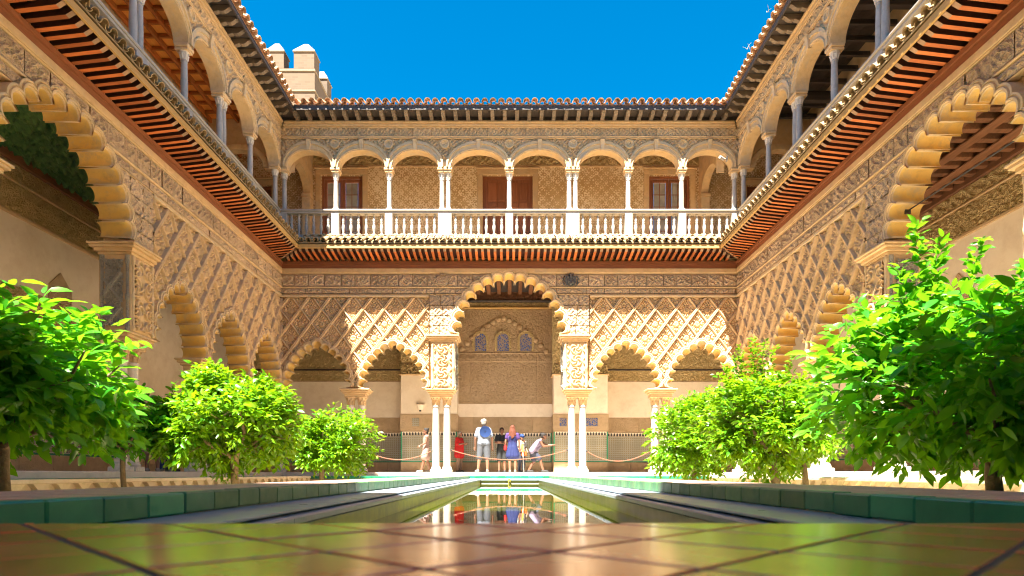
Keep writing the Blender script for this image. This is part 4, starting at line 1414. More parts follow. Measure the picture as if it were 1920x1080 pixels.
# ------------------------------------------------------------------ rooms of the upper gallery
UD = 2.3
UG = wall_frame('gallery_wall', 'ochre printed inner wall of the far upper gallery with two windows and a door', 'wall', (0, D + UD, 0), 0)
ops = [(-9.75, -8.75, 10.7), (-6.94, -5.41, 11.08), (-.98, .86, 11.08), (5.15, 6.66, 11.08), (8.75, 9.75, 10.7)]
pts = [(-10.4, 12.3), (-10.4, 7.89)]
for a, b, z in ops: pts += [(a, 7.89), (a, z), (b, z), (b, 7.89)]
pts += [(10.4, 7.89), (10.4, 12.3)]
MB().slab(pts, 0, .3).build('wall', M['sgraffito'], UG)
for a, b, z in ops:
    mb = MB()
    mb.box(a - .20, a - .002, -.05, -.0, 7.89, z + .002, .012).box(b + .002, b + .20, -.05, -.0, 7.89, z + .002, .012).box(a - .20, b + .20, -.055, -.0, z + .004, z + .20, .012).box(a - .25, b + .25, -.10, 0, z + .202, z + .26, .015)
    mb.build('stone_surround', M['plain'], UG)
MB().box(-7.3, 7.3, -.05, 0, 11.36, 11.42, .01).build('moulding', M['plain'], UG)
relief('carved_frieze', M['frieze_in'], UG, -7.3, 7.3, 11.43, 11.88, arab(.3, .04), .008, .035)
for a, b in ((-5.2, -1.2), (1.1, 4.92)):
    mb = MB()
    k = a + .02
    while k < b - .25:
        MB().box(k, k + .235, -.02, 0, 8.02, 8.26, .004).build('tile_inset', M['dado'], UG); k += .24
    MB().box(a, b, -.04, 0, 8.27, 8.32, .008).build('moulding', M['plain'], UG)
def french_window(a, b, z1, label, open_right=False):
    Wn = empty('french_window', label, 'window', (0, D + UD + .10, 0), 0, 'windows of the upper gallery')
    MB().box(a, a + .09, 0, .12, 7.895, z1).box(b - .09, b, 0, .12, 7.895, z1).box(a + .09, b - .09, 0, .12, z1 - .09, z1 - .002).build('frame', M['wood_door'], Wn)
    mid = (a + b) / 2
    for u0, u1 in ((a + .095, mid - .004), (mid + .004, b - .095)):
        lf = MB().box(u0, u0 + .10, .03, .08, 7.90, z1 - .1, .006).box(u1 - .10, u1, .03, .08, 7.90, z1 - .1, .006).box(u0 + .10, u1 - .10, .03, .08, z1 - .22, z1 - .1, .006).box(u0 + .10, u1 - .10, .03, .08, 7.9, 8.62, .006)
        lf = lf.build('leaf', M['wood_door'], Wn)
        nz = 5; g0, g1 = 8.62, z1 - .22
        for i in range(2):
            for j in range(nz):
                p0 = u0 + .10 + (u1 - u0 - .20) * i / 2; p1 = u0 + .10 + (u1 - u0 - .20) * (i + 1) / 2
                q0 = g0 + (g1 - g0) * j / nz; q1 = g0 + (g1 - g0) * (j + 1) / nz
                MB().box(p0 + .012, p1 - .012, .05, .058, q0 + .012, q1 - .012).build('pane', M['glass'], lf)
        mb = MB()
        mb.box((u0 + u1) / 2 - .0115, (u0 + u1) / 2 + .0115, .04, .07, g0, g1)
        for j in range(1, nz):
            q = g0 + (g1 - g0) * j / nz
            mb.box(u0 + .10, (u0 + u1) / 2 - .012, .041, .069, q - .0115, q + .0115).box((u0 + u1) / 2 + .012, u1 - .10, .041, .069, q - .0115, q + .0115)
        tag(mb.build('muntin', M['wood_door'], lf), kind='stuff')
    return Wn
french_window(-6.94, -5.41, 11.08, 'glazed brown french window at the left of the far upper gallery')
french_window(5.15, 6.66, 11.08, 'glazed brown french window at the right of the far upper gallery')
def panel_door(a, b, z1, label, mat='wood_door', grp=None):
    Dr = empty('panelled_door', label, 'door', (0, D + UD + .10, 0), 0, grp)
    MB().box(a, a + .12, 0, .12, 7.895, z1).box(b - .12, b, 0, .12, 7.895, z1).box(a + .12, b - .12, 0, .12, z1 - .12, z1 - .002).build('frame', M[mat], Dr)
    mid = (a + b) / 2
    for u0, u1 in ((a + .122, mid - .004), (mid + .004, b - .122)):
        lf = MB().box(u0, u1, .05, .09, 7.90, z1 - .122).build('leaf', M[mat], Dr)
        zz = [8.0, 8.5, 9.0, 9.9, 10.15, z1 - .2]
        for j in range(len(zz) - 1):
            for i in range(2):
                p0 = u0 + .05 + (u1 - u0 - .1) * i / 2; p1 = u0 + .05 + (u1 - u0 - .1) * (i + 1) / 2
                MB().box(p0 + .02, p1 - .02, .02, .05, zz[j] + .03, zz[j + 1] - .03, .012).build('panel', M[mat], lf)
    return Dr
panel_door(-.98, .86, 11.08, 'brown panelled double door in the middle of the far upper gallery')
panel_door(-9.75, -8.75, 10.7, 'dark panelled door at the far end of the left upper gallery', 'wood_beam', 'corner doors of the upper gallery')
panel_door(8.75, 9.75, 10.7, 'dark panelled door at the far end of the right upper gallery', 'wood_beam', 'corner doors of the upper gallery')
# cross arches in the corners of the upper gallery
def cross_arch(label, loc, rz, w, cut=1.0):
    T = empty('cross_arch', label, 'arch', loc, rz, 'cross arches of the upper gallery')
    n = 18; a = (w - .5) / 2; c = w / 2
    pts = [(0, 11.9), (0, ZS)] + [(c - a * math.cos(math.pi * i / n), ZS + .6 * math.sin(math.pi * i / n)) for i in range(n + 1)] + [(w, ZS), (w, 11.9)]
    MB().slab(pts, 0, .28).build('masonry', M['plaster_tan'], T)
    mb = MB()
    prof = [(0, .26), (0, -.04), (.07, -.05), (.18, -.04), (.2, .0)]
    for i in range(n + 1):
        th = math.pi * i / n
        for u, y in prof: mb.v.append((c - (a - .004 + u) * math.cos(th), y, ZS + (.595 + u) * math.sin(th)))
    m = len(prof)
    mb.f += [(i * m + j, i * m + j + 1, (i + 1) * m + j + 1, (i + 1) * m + j) for i in range(n) for j in range(m - 1)]
    mb.build('archivolt', M['arch'], T, 35)
    MB().box(w - .25, w - .004, -.03, .28, 7.89, ZS - .12, .01).box(w - .29, w - .004, -.06, .29, ZS - .118, ZS - .002, .015).build('pilaster', M['plain'], T)
for sx, side in ((-1, 'left'), (1, 'right')):
    ca = cross_arch
    if sx < 0:
        cross_arch('round cross arch spanning the left upper gallery at the corner', (-W - .34, D - .02, 0), 0, 2.05) if False else None
    T = empty('cross_arch', 'round cross arch spanning the %s upper gallery at the far corner' % side, 'arch', (sx * (W + .34), D + .0, 0), 0, 'cross arches of the upper gallery')
    w = 2.04; n = 18; a = (w - .4) / 2; c = w / 2
    X = lambda u: sx * u
    MB().slab([(X(0), 11.83), (X(0), ZS)] + [(X(c - a * math.cos(math.pi * i / n)), ZS + .6 * math.sin(math.pi * i / n)) for i in range(n + 1)] + [(X(w), ZS), (X(w), 11.83)], 0, .28).build('masonry', M['plain'], T)
    mb = MB(); prof = [(0, .26), (0, -.04), (.07, -.05), (.18, -.04), (.2, .0)]; m = len(prof)
    for i in range(n + 1):
        th = math.pi * i / n
        for u, y in prof: mb.v.append((X(c - (a - .004 + u) * math.cos(th)), y, ZS + (.595 + u) * math.sin(th)))
    mb.f += [(i * m + j, i * m + j + 1, (i + 1) * m + j + 1, (i + 1) * m + j) for i in range(n) for j in range(m - 1)]
    mb.build('archivolt', M['arch'], T, 35)
    T = empty('cross_arch', 'narrow arch from the %s corner column back to the far gallery wall' % side, 'arch', (sx * (W - .36), D + UTH + .01, 0), R(90), 'cross arches of the upper gallery')
    w = UD - UTH - .02; a = (w - .3) / 2; c = (w) / 2 - .12
    MB().slab([(0, 11.83), (0, ZS)] + [(c - a * math.cos(math.pi * i / n), ZS + .6 * math.sin(math.pi * i / n)) for i in range(n + 1)] + [(w, ZS), (w, 11.83)], 0, .26).build('masonry', M['plain'], T)
    MB().box(w - .40, w - .004, -.02, .28, 7.89, ZS - .12, .01).box(w - .44, w - .004, -.05, .31, ZS - .118, ZS - .002, .015).build('pilaster', M['plain'], T)
# side rooms
for sx, side in ((-1, 'left'), (1, 'right')):
    rz = R(90) * -sx; f = 1 if sx < 0 else -1
    lo, hi = (NEAR - CY, D + UD - CY) if sx < 0 else (CY - D - UD, CY - NEAR)
    G = wall_frame('gallery_wall', 'plain tan inner wall of the %s upper gallery' % side, 'wall', (sx * (W + 2.42), CY, 0), rz)
    MB().box(lo, hi, 0, .3, 7.89, 12.3).build('wall', M['plaster_tan'], G)
    C = empty('gallery_ceiling', ('orange coffered timber ceiling of the left upper gallery' if sx < 0 else 'dark boarded timber ceiling of the right upper gallery'), 'ceiling', (sx * W, CY, 0), rz, None, 'thing')
    if sx < 0:
        MB().box(lo, hi, UTH, 2.42, 11.86, 11.92).build('boarding', M['wood_orange'], C)
        for yy in (.50, .95, 1.40, 1.85, 2.3):
            MB().box(lo, hi, yy - .04, yy + .04, 11.70, 11.858, .01).build('beam', M['wood_orange_dark'], C)
        cb = MB().box(-.035, .035, UTH + .01, 2.40, 11.755, 11.855, .008).mesh('cross_beam', M['wood_orange_dark'])
        for k in range(27): inst(cb, 'cross_beam', C, (-3 + k * .5, 0, 0))
    else:
        # boards rise to the back wall
        for k in range(9):
            y0 = UTH + k * .234; z0 = 11.80 + k * .045
            MB().add([(lo, y0 + .004, z0), (hi, y0 + .004, z0), (hi, y0 + .230, z0 + .04), (lo, y0 + .230, z0 + .04), (lo, y0 + .004, z0 + .04), (hi, y0 + .004, z0 + .04), (hi, y0 + .230, z0 + .08), (lo, y0 + .230, z0 + .08)],
                     [(0, 3, 2, 1), (4, 5, 6, 7), (0, 1, 5, 4), (1, 2, 6, 5), (2, 3, 7, 6), (3, 0, 4, 7)]).build('board', M['wood_dark'], C)
        rb = MB().box(-.05, .05, UTH + .01, 2.40, 11.66, 11.79, .01).mesh('rafter', M['wood_dark'])
        for k in range(22): inst(rb, 'rafter', C, (f * (-3 + k * .6), 0, 0))
        for q in (.4, 4.3, 8.1):
            MB().box(f * q - .09, f * q + .09, UTH + .01, 2.41, 11.30, 11.52, .012).build('tie_beam', M['wood_dark'], C)
C = empty('gallery_ceiling', 'timber ceiling of the far upper gallery', 'ceiling', (0, D, 0), 0, None, 'thing')
MB().box(-W + .3, W - .3, UTH, UD, 11.90, 11.96).build('boarding', M['wood_brown'], C)
# masonry that carries the roofs behind the walls
structure('roof_slab', MB().box(-W - 2.9, W + 2.9, D + .35, D + 3.2, 12.32, 12.42).box(-W - 2.9, -W - .35, NEAR - 2.6, D + .3, 12.32, 12.42).box(W + .35, W + 2.9, NEAR - 2.6, D + .3, 12.32, 12.42), M['tile'])

# ------------------------------------------------------------------ the wing behind the photographer
nw = empty('near_wing', 'stone wing closing the near end of the courtyard', 'building', (0, NEAR, 0), R(180))
pts = [(-W, 11.8), (-W, GF)]
for c, a, z in ((-5, 1.0, 3.2), (0, 1.8, 5.0), (5, 1.0, 3.2)):
    pts += [(c - a, GF)] + [(c - a * math.cos(math.pi * i / 12), z + a * math.sin(math.pi * i / 12)) for i in range(13)] + [(c + a, GF)]
pts += [(W, GF), (W, 11.8)]
MB().slab(pts, 0, .6).build('wall', M['plain'], nw)
MB().box(-W, W, 2.8, 3.1, GF, 11.8).build('inner_wall', M['plaster'], nw)
MB().box(-W + .02, W - .02, -EP, 3.1, 11.83, 12.1).build('roof', M['tile'], nw)
MB().box(-W + PP, W - PP, -PP, 0, 7.3, 7.5).build('eave_roof', M['tile_pale'], nw)
structure('near_gallery_floor', MB().box(-W, W, NEAR - 3.1, NEAR - .25, -.8, GF), M['floor_marble'])

# ------------------------------------------------------------------ crenellated tower beyond the roofs
TY = 34
tw = empty('crenellated_tower', 'pale brick tower with pyramid capped merlons behind the left roof', 'tower', (0, TY, 0))
sc = TY / 1165
tx = lambda px: (px - 955) * sc
tz = lambda py: .075 + (888 - py) * sc
x0, x1 = tx(478), tx(590)
zt = tz(128)
MB().box(x0, x1, 0, 3.2, 0, zt).build('shaft', M['brick'], tw)
MB().box(x0 - .05, x1 + .05, -.05, 3.25, tz(134), tz(131), .02).build('string_course', M['tower_cap'], tw)
MB().box(x0 - .06, x1 + .06, -.06, 3.26, tz(172), tz(169), .02).build('string_course', M['tower_cap'], tw)
def merlon(a, b, y0, y1):
    m = MB().box(a, b, y0, y1, zt + .002, tz(97)).build('merlon', M['brick'], tw)
    cx, cy = (a + b) / 2, (y0 + y1) / 2
    e = .05
    MB().add([(a - e, y0 - e, tz(97)), (b + e, y0 - e, tz(97)), (b + e, y1 + e, tz(97)), (a - e, y1 + e, tz(97)), (a - e, y0 - e, tz(95)), (b + e, y0 - e, tz(95)), (b + e, y1 + e, tz(95)), (a - e, y1 + e, tz(95)),
              (cx - .12, cy - .12, tz(75)), (cx + .12, cy - .12, tz(75)), (cx + .12, cy + .12, tz(75)), (cx - .12, cy + .12, tz(75))],
             [(3, 2, 1, 0), (0, 1, 5, 4), (1, 2, 6, 5), (2, 3, 7, 6), (3, 0, 4, 7), (4, 5, 9, 8), (5, 6, 10, 9), (6, 7, 11, 10), (7, 4, 8, 11), (8, 9, 10, 11)]).build('cap', M['tower_cap'], m)
merlon(tx(500), tx(532), 0, .8)
merlon(tx(551), tx(589), 0, .9)
merlon(x1 - .8, x1 - .01, 2.35, 3.2)
merlon(x0, x0 + .8, 2.35, 3.2)
# ------------------------------------------------------------------ orange trees
LEAF = np.array([(0, 0, 0), (.22, .18, .03), (.27, .45, .045), (.17, .76, .02), (0, 1.0, -.06), (-.17, .76, .02), (-.27, .45, .045), (-.22, .18, .03), (0, .25, -.0), (0, .55, .0), (0, .80, -.02)], float)
LEAF[:, 0] *= .78
LEAF[:, 2] -= .10 * LEAF[:, 1] ** 2
LF = [(0, 1, 8), (1, 2, 9, 8), (2, 3, 10, 9), (3, 4, 10), (10, 4, 5), (10, 5, 6, 9), (9, 6, 7, 8), (8, 7, 0)]
LF3 = []
for q in LF:
    LF3.append(q[:3])
    if len(q) == 4: LF3.append((q[0], q[2], q[3]))
LF3 = np.array(LF3)
leaf_part_mesh = {}
def leaf_mesh(mat):
    if mat not in leaf_part_mesh:
        mb = MB().add([tuple(p) for p in LEAF], [tuple(f) for f in LF3])
        me = mb.mesh('leaf', M[mat], None)
        me.polygons.foreach_set('use_smooth', [True] * len(me.polygons))
        leaf_part_mesh[mat] = me
    return leaf_part_mesh[mat]

def frames(dirs, ups, roll):
    d = dirs / np.linalg.norm(dirs, axis=1, keepdims=True)
    x = np.cross(d, ups); x /= np.maximum(np.linalg.norm(x, axis=1, keepdims=True), 1e-6)
    z = np.cross(x, d)
    c, s = np.cos(roll)[:, None], np.sin(roll)[:, None]
    return x * c + z * s, d, z * c - x * s

def tree(label, base, crown, rad, n_twigs, per, leaf_len, seed, mat='leaf', singles=0, shoots=(), trunk_r=.05, lobes=None, bottom=.55, limbs=7):
    rg = np.random.default_rng(seed)
    T = empty('orange_tree', label, 'tree', (base[0], base[1], -.8), 0, 'orange trees in the sunken beds')
    c = np.array(crown) - np.array((base[0], base[1], -.8)); r = np.array(rad)
    # twig ends: several lumps on an ellipsoid, biased to its surface
    L = [(np.zeros(3), 1.0)] + [(np.array(a), b) for a, b in (lobes or [])]
    if lobes is None:
        for k in range(20):
            v = rg.normal(size=3); v /= np.linalg.norm(v)
            L.append((v * rg.uniform(.60, .86), rg.uniform(.22, .44)))
    tw = []; td = []
    while len(tw) < n_twigs:
        o, sz = L[rg.integers(len(L))] if rg.random() < .70 else L[0]
        v = rg.normal(size=3); v /= np.linalg.norm(v)
        rr = rg.random() ** (.33) * (1.0 if sz < 1 else .93)
        p = o + v * sz * rr
        if np.linalg.norm(p) > 1.2: continue
        if p[2] < -bottom * (1 + .35 * math.sin(3.1 * p[0] + seed) ): 
            if rg.random() < .85: continue
        d = p + v * .5 + rg.normal(size=3) * .35
        tw.append(c + p * r); td.append(d / np.linalg.norm(d))
    tw = np.array(tw); td = np.array(td); n_main = len(tw)
    td[:, 2] += .18 - .5 * (tw[:, 2] < c[2] - .25 * r[2])
    for (sx, sy, sz0, sz1, lean) in shoots:
        m = int((sz1 - sz0) / .05)
        for k in range(m):
            t = k / m
            tw = np.vstack([tw, (np.array((sx + lean * t * t, sy, sz0 + (sz1 - sz0) * t)) - np.array((base[0], base[1], -.8)))[None]])
            td = np.vstack([td, np.array((rg.normal() * .3, rg.normal() * .3, 1.0))[None]])
    n = len(tw) * per
    P = np.repeat(tw, per, 0); Dv = np.repeat(td, per, 0)
    Dv = Dv / np.linalg.norm(Dv, axis=1, keepdims=True)
    along = np.tile(np.linspace(-.9, .25, per), len(tw))[:, None] * leaf_len * 1.7
    az = rg.random(n) * 2 * np.pi
    side = np.stack([np.cos(az), np.sin(az), rg.normal(size=n) * .4], 1)
    dirs = Dv * .55 + side * .8 + np.array((0, 0, -.18))
    P = P + Dv * along + side * .012
    up = np.tile(np.array((0, 0, 1.0)), (n, 1)) + rg.normal(size=(n, 3)) * .35
    ax, ay, az_ = frames(dirs, up, rg.normal(size=n) * .5)
    S = leaf_len * rg.uniform(.62, 1.18, n)
    S[n_main * per:] *= .62
    P[n_main * per:] = P[n_main * per:] - Dv[n_main * per:] * along[n_main * per:] * .7
    pick = np.zeros(n, bool)
    if singles:
        wp = P + np.array((base[0], base[1], -.8))
        # nearest the camera side of the crown and inside the picture
        px = np.abs(wp[:, 0] / wp[:, 1]); py = wp[:, 2] / wp[:, 1]
        ok = (px < .80) & (py < .75)
        score = -(wp[:, 1]) + .55 * np.linalg.norm((P - c) / r, axis=1) - 9 * (~ok)
        pick[np.argsort(-score)[:singles]] = True
    crown_o = None
    K = ~pick
    V = (P[K][:, None, :] + S[K][:, None, None] * (LEAF[None, :, 0:1] * ax[K][:, None, :] + LEAF[None, :, 1:2] * ay[K][:, None, :] + LEAF[None, :, 2:3] * az_[K][:, None, :])).reshape(-1, 3)
    nk = int(K.sum())
    F = (LF3[None] + (np.arange(nk) * len(LEAF))[:, None, None]).reshape(-1, 3)
    me = bpy.data.meshes.new('foliage')
    me.vertices.add(len(V)); me.vertices.foreach_set('co', V.astype(np.float32).ravel())
    me.loops.add(F.size); me.loops.foreach_set('vertex_index', F.astype(np.int32).ravel())
    me.polygons.add(len(F))
    me.polygons.foreach_set('loop_start', np.arange(0, F.size, 3, dtype=np.int32)); me.polygons.foreach_set('loop_total', np.full(len(F), 3, dtype=np.int32))
    me.update(calc_edges=True)
    me.polygons.foreach_set('use_smooth', np.ones(len(F), bool))
    me.materials.append(M[mat])
    crown_o = tag(inst(me, 'foliage', T), kind='stuff')
    for i in np.nonzero(pick)[0]:
        o = inst(leaf_mesh(mat), 'leaf', T)
        m = Matrix(((ax[i][0], ay[i][0], az_[i][0], P[i][0]), (ax[i][1], ay[i][1], az_[i][1], P[i][1]), (ax[i][2], ay[i][2], az_[i][2], P[i][2]), (0, 0, 0, 1)))
        o.matrix_local = m @ Matrix.Diagonal((S[i], S[i], S[i], 1))
    # trunk and limbs
    zt = c[2] - r[2] * .55
    zt = max(zt, .55)
    mb = MB()
    tr = [(0, 0, 0), (.02, .01, zt * .4), (-.015, .02, zt * .75), (0, 0, zt)]
    mb.tube(tr, [trunk_r * 1.5, trunk_r * 1.1, trunk_r, trunk_r * 1.1], 9)
    mb.build('trunk', M['bark'], T, 60)
    for k in range(limbs):
        a = 2 * math.pi * k / limbs + rg.uniform(-.3, .3)
        e = c + np.array((math.cos(a), math.sin(a), rg.uniform(-.15, .55))) * r * .72
        s0 = np.array((0, 0, zt - rg.uniform(0, .12)))
        mid = s0 * .5 + e * .5 + np.array((0, 0, -.06 * r[2]))
        pts = [s0, s0 * .75 + mid * .25 + rg.normal(size=3) * .01, mid + rg.normal(size=3) * .03, mid * .45 + e * .55 + rg.normal(size=3) * .03, e]
        mb = MB().tube([tuple(p) for p in pts], [trunk_r * .75, trunk_r * .6, trunk_r * .42, trunk_r * .28, trunk_r * .12], 7)
        mb.build('limb', M['bark'], T, 60)
    lim = MB()
    idx = rg.choice(n_twigs, min(90, n_twigs), replace=False)
    for i in idx:
        q = tw[i]; s0 = c * .5 + q * .5 + np.array((0, 0, -.04))
        lim.tube([tuple(s0), tuple(s0 * .4 + q * .6 + rg.normal(size=3) * .02), tuple(q)], [.009, .006, .003], 4)
    tag(lim.build('twigs', M['bark'], T), kind='stuff')
    return T

tree('large dark green orange tree at the left edge, nearest on that side', (-4.05, 4.95), (-4.1, 4.95, .84), (1.20, 1.15, .80), 1000, 9, .16, 3, 'leaf', 300, trunk_r=.055, bottom=.80, limbs=8)
tree('bright yellow-green orange tree, middle one of the left row', (-4.0, 9.05), (-4.02, 9.05, .80), (1.06, 1.05, .86), 1450, 9, .11, 4, 'leaf_young', 0, trunk_r=.055, bottom=1.05)
tree('small bright orange tree at the far end of the left row', (-4.0, 13.25), (-3.66, 13.2, .76), (.98, .95, .82), 950, 9, .11, 5, 'leaf_young', 0, trunk_r=.05, bottom=1.05)
tree('darker low orange tree between the first two trees of the left row', (-5.35, 8.6), (-5.2, 8.6, .75), (.62, .6, .55), 300, 8, .11, 15, 'leaf', 0, trunk_r=.035, bottom=.8)
tree('tallest dense dark green orange tree with upright shoots at the right edge', (4.0, 5.1), (3.95, 5.1, .80), (1.66, 1.3, .82), 1350, 9, .155, 6, 'leaf', 300,
     shoots=[(3.28, 5.0, 1.45, 2.15, .02), (3.22, 5.05, 1.4, 1.80, -.05), (3.40, 5.0, 1.5, 2.0, .1), (3.75, 5.05, 1.6, 2.03, .12), (4.1, 5.0, 1.55, 1.85, .1)], trunk_r=.06, bottom=1.0, limbs=9)
tree('bright yellow-green orange tree with a tall tuft, middle one of the right row', (4.0, 9.3), (3.85, 9.3, .80), (1.0, 1.0, .88), 1350, 9, .11, 7, 'leaf_young', 0,
     shoots=[(3.6, 9.2, 1.55, 2.12, 0), (3.5, 9.25, 1.5, 2.0, -.08), (3.75, 9.2, 1.5, 2.1, .05), (3.68, 9.3, 1.5, 2.05, .02), (4.1, 9.2, 1.45, 1.85, .1), (3.45, 9.3, 1.4, 1.9, -.1), (3.85, 9.2, 1.5, 2.0, .1), (3.3, 9.3, 1.3, 1.75, -.1)], trunk_r=.065, bottom=.9)
tree('bright orange tree at the far end of the right row beside the twin columns', (4.0, 13.4), (4.0, 13.4, .86), (1.18, 1.1, 1.02), 1250, 9, .115, 8, 'leaf_young', 0, trunk_r=.055, bottom=.9)
tree('bright orange tree behind the tall right tree, seen between trunks', (5.2, 10.9), (5.2, 10.9, .9), (.75, .8, .75), 420, 9, .11, 9, 'leaf_young', 0, trunk_r=.05, bottom=.9)

# ------------------------------------------------------------------ people
def remeshed(mb, name, mat, parent, voxel, smooth=2):
    me = mb.mesh(name, mat)
    o = inst(me, name, None)
    m = o.modifiers.new('r', 'REMESH'); m.mode = 'VOXEL'; m.voxel_size = voxel; m.use_smooth_shade = True
    if smooth:
        q = o.modifiers.new('s', 'SMOOTH'); q.iterations = smooth; q.factor = .5
    dg = bpy.context.evaluated_depsgraph_get()
    new = bpy.data.meshes.new_from_object(o.evaluated_get(dg))
    new.name = name
    o.modifiers.clear()
    o.data = new
    bpy.data.meshes.remove(me)
    o.parent = parent
    return o

def capsule(mb, a, b, ra, rb, n=12):
    a, b = Vector(a), Vector(b)
    mb.tube([a, a.lerp(b, .5), b], [ra, (ra + rb) / 2, rb], n)
    mb.ball(a, ra, n, 8); mb.ball(b, rb, n, 8)
    return mb

BASE = dict(pelvis=(0, 0, .95), waist=(0, 0, 1.10), chest=(0, 0, 1.30), neck=(0, 0, 1.48), head=(0, -.015, 1.62),
            shl=(-.185, 0, 1.41), shr=(.185, 0, 1.41), ell=(-.235, .02, 1.13), elr=(.235, .02, 1.13), wrl=(-.25, -.03, .88), wrr=(.25, -.03, .88),
            hil=(-.095, 0, .92), hir=(.095, 0, .92), knl=(-.105, -.01, .50), knr=(.105, -.01, .50), anl=(-.11, .03, .085), anr=(.11, .03, .085))
def person(label, x, y, h, face, pose=None, build=1.0, clothes=(), hair=None, skin='skin', shoe='shoe_dark', extra=None, z=GF):
    J = {k: Vector(v) for k, v in BASE.items()}
    for k, v in (pose or {}).items(): J[k] = Vector(v)
    T = empty('person', label, 'person', (x, y, z), face, 'visitors in the galleries')
    k = h / 1.74
    T.scale = (k, k, k)
    b = build
    mb = MB()
    # trunk as a few side by side capsules so that it is wider than deep
    up = (J['neck'] - J['pelvis']).normalized()
    lat = (J['shr'] - J['shl']).normalized(); hl = (J['hir'] - J['hil']).normalized()
    for s in (-1, 1):
        capsule(mb, J['pelvis'] + hl * .065 * s * b, J['waist'] + lat * .055 * s * b, .105 * b, .095 * b)
        capsule(mb, J['waist'] + lat * .055 * s * b, J['chest'] + lat * .075 * s * b, .095 * b, .10 * b)
        capsule(mb, J['chest'] + lat * .075 * s * b, J['chest'].lerp(J['neck'], .62) + lat * .085 * s, .10 * b, .06)
    capsule(mb, J['shl'], J['shr'], .058, .058)
    capsule(mb, J['chest'].lerp(J['neck'], .6), J['head'] + (J['neck'] - J['head']) * .45, .058, .052)
    # head
    f = Vector((0, -1, 0)) if 'look' not in J else J['look']
    f = f.normalized()
    rt = f.cross(Vector((0, 0, 1))).normalized()
    H = J['head']
    mb.ball(H + Vector((0, 0, .025)), (.077, .094, .105), 16, 10)
    mb.ball(H + f * .028 + Vector((0, 0, -.06)), (.056, .062, .062), 12, 8)
    capsule(mb, H + f * .088 + Vector((0, 0, .02)), H + f * .108 + Vector((0, 0, -.025)), .012, .018, 8)
    for s in (-1, 1):
        mb.ball(H + rt * .078 * s + Vector((0, 0, -.005)), (.016, .02, .033), 8, 6)
    for s, L in ((-1, 'l'), (1, 'r')):
        capsule(mb, J['sh' + L], J['el' + L], .052, .040); capsule(mb, J['el' + L], J['wr' + L], .040, .028)
        capsule(mb, J['hi' + L], J['kn' + L], .092 * b ** .5, .060); 
        ca = J['kn' + L].lerp(J['an' + L], .3) + Vector((0, .012, 0))
        capsule(mb, J['kn' + L], ca, .058, .058); capsule(mb, ca, J['an' + L], .058, .038)
        foot = Vector((0, -1, 0)) if 'toe' + L not in J else J['toe' + L]
        capsule(mb, J['an' + L] + Vector((0, .02, -.04)), J['an' + L] + foot * .15 + Vector((0, 0, -.052)), .042, .030)
        # hand: palm, four unequal fingers and a thumb
        d = (J['wr' + L] - J['el' + L]).normalized()
        sd = d.cross(Vector((0, 1, 0))) if abs(d.y) < .9 else d.cross(Vector((0, 0, 1)))
        sd = sd.normalized()
        nrm = sd.cross(d).normalized()
        p0 = J['wr' + L]
        capsule(mb, p0, p0 + d * .075, .026, .03)
        for q, (u, ln) in enumerate(((-.028, .062), (-.0095, .075), (.0095, .07), (.028, .055))):
            r0 = p0 + d * .085 + sd * u
            r1 = r0 + d * ln * .55 + nrm * .006; r2 = r1 + d * ln * .4 + nrm * .02
            mb.tube([r0 - d * .02, r0, r1, r2], [.0105, .0105, .0095, .008], 7)
        tb = p0 + d * .03 + sd * (-.03 if L == 'l' else .03)
        mb.tube([tb, tb + d * .03 + sd * (-.025 if L == 'l' else .025), tb + d * .065 + sd * (-.028 if L == 'l' else .028) + nrm * .015], [.013, .0115, .009], 7)
    body = remeshed(mb, 'body', M[skin], T, .0095, 2)
    for s in (-1, 1):
        MB().ball(H + f * .088 + rt * .032 * s + Vector((0, 0, .018)), .011, 8, 6).build('eye', M['eye'], T)
    capsule(MB(), H + f * .086 + rt * -.02 + Vector((0, 0, -.062)), H + f * .086 + rt * .02 + Vector((0, 0, -.062)), .008, .008, 8).build('mouth', M['mouth'], T)
    # clothes
    for kind, mat, arg in clothes:
        c = MB(); e = .016
        def trunk(lo, hi, fat=1.0, e=e):
            for s in (-1, 1):
                if lo < .5: capsule(c, J['pelvis'] + hl * .065 * s * b, J['waist'] + lat * .055 * s * b, (.108 * b + e) * fat, (.10 * b + e) * fat)
                capsule(c, J['waist'] + lat * .055 * s * b, J['chest'] + lat * .075 * s * b, (.10 * b + e) * fat, .102 * b + e)
                capsule(c, J['chest'] + lat * .075 * s * b, J['chest'].lerp(J['neck'], .58) + lat * .085 * s, .102 * b + e, .06 + e)
            capsule(c, J['shl'], J['shr'], .058 + e * .8, .058 + e * .8)
        if kind in ('tshirt', 'longshirt'):
            trunk(0 if arg.get('low', True) else 1, 1, arg.get('fat', 1.0))
            sl = arg.get('sleeve', .55)
            for L in 'lr':
                if sl > 0: capsule(c, J['sh' + L], J['sh' + L].lerp(J['el' + L], min(1, sl)), .056 + e, .056 + e * 1.1)
                if sl > 1: capsule(c, J['el' + L], J['el' + L].lerp(J['wr' + L], sl - 1), .045 + e, .042 + e)
            if kind == 'longshirt':
                for s in (-1, 1):
                    capsule(c, J['pelvis'] + hl * .06 * s * b, J['pelvis'].lerp(J['knl' if s < 0 else 'knr'], arg.get('len', .45)) + hl * .03 * s, .115 * b + e, .13 * b + e)
                capsule(c, J['pelvis'], J['pelvis'].lerp((J['knl'] + J['knr']) / 2, arg.get('len', .45)), .12 * b, .14 * b)
        elif kind == 'trousers':
            ln = arg.get('len', 1.0)
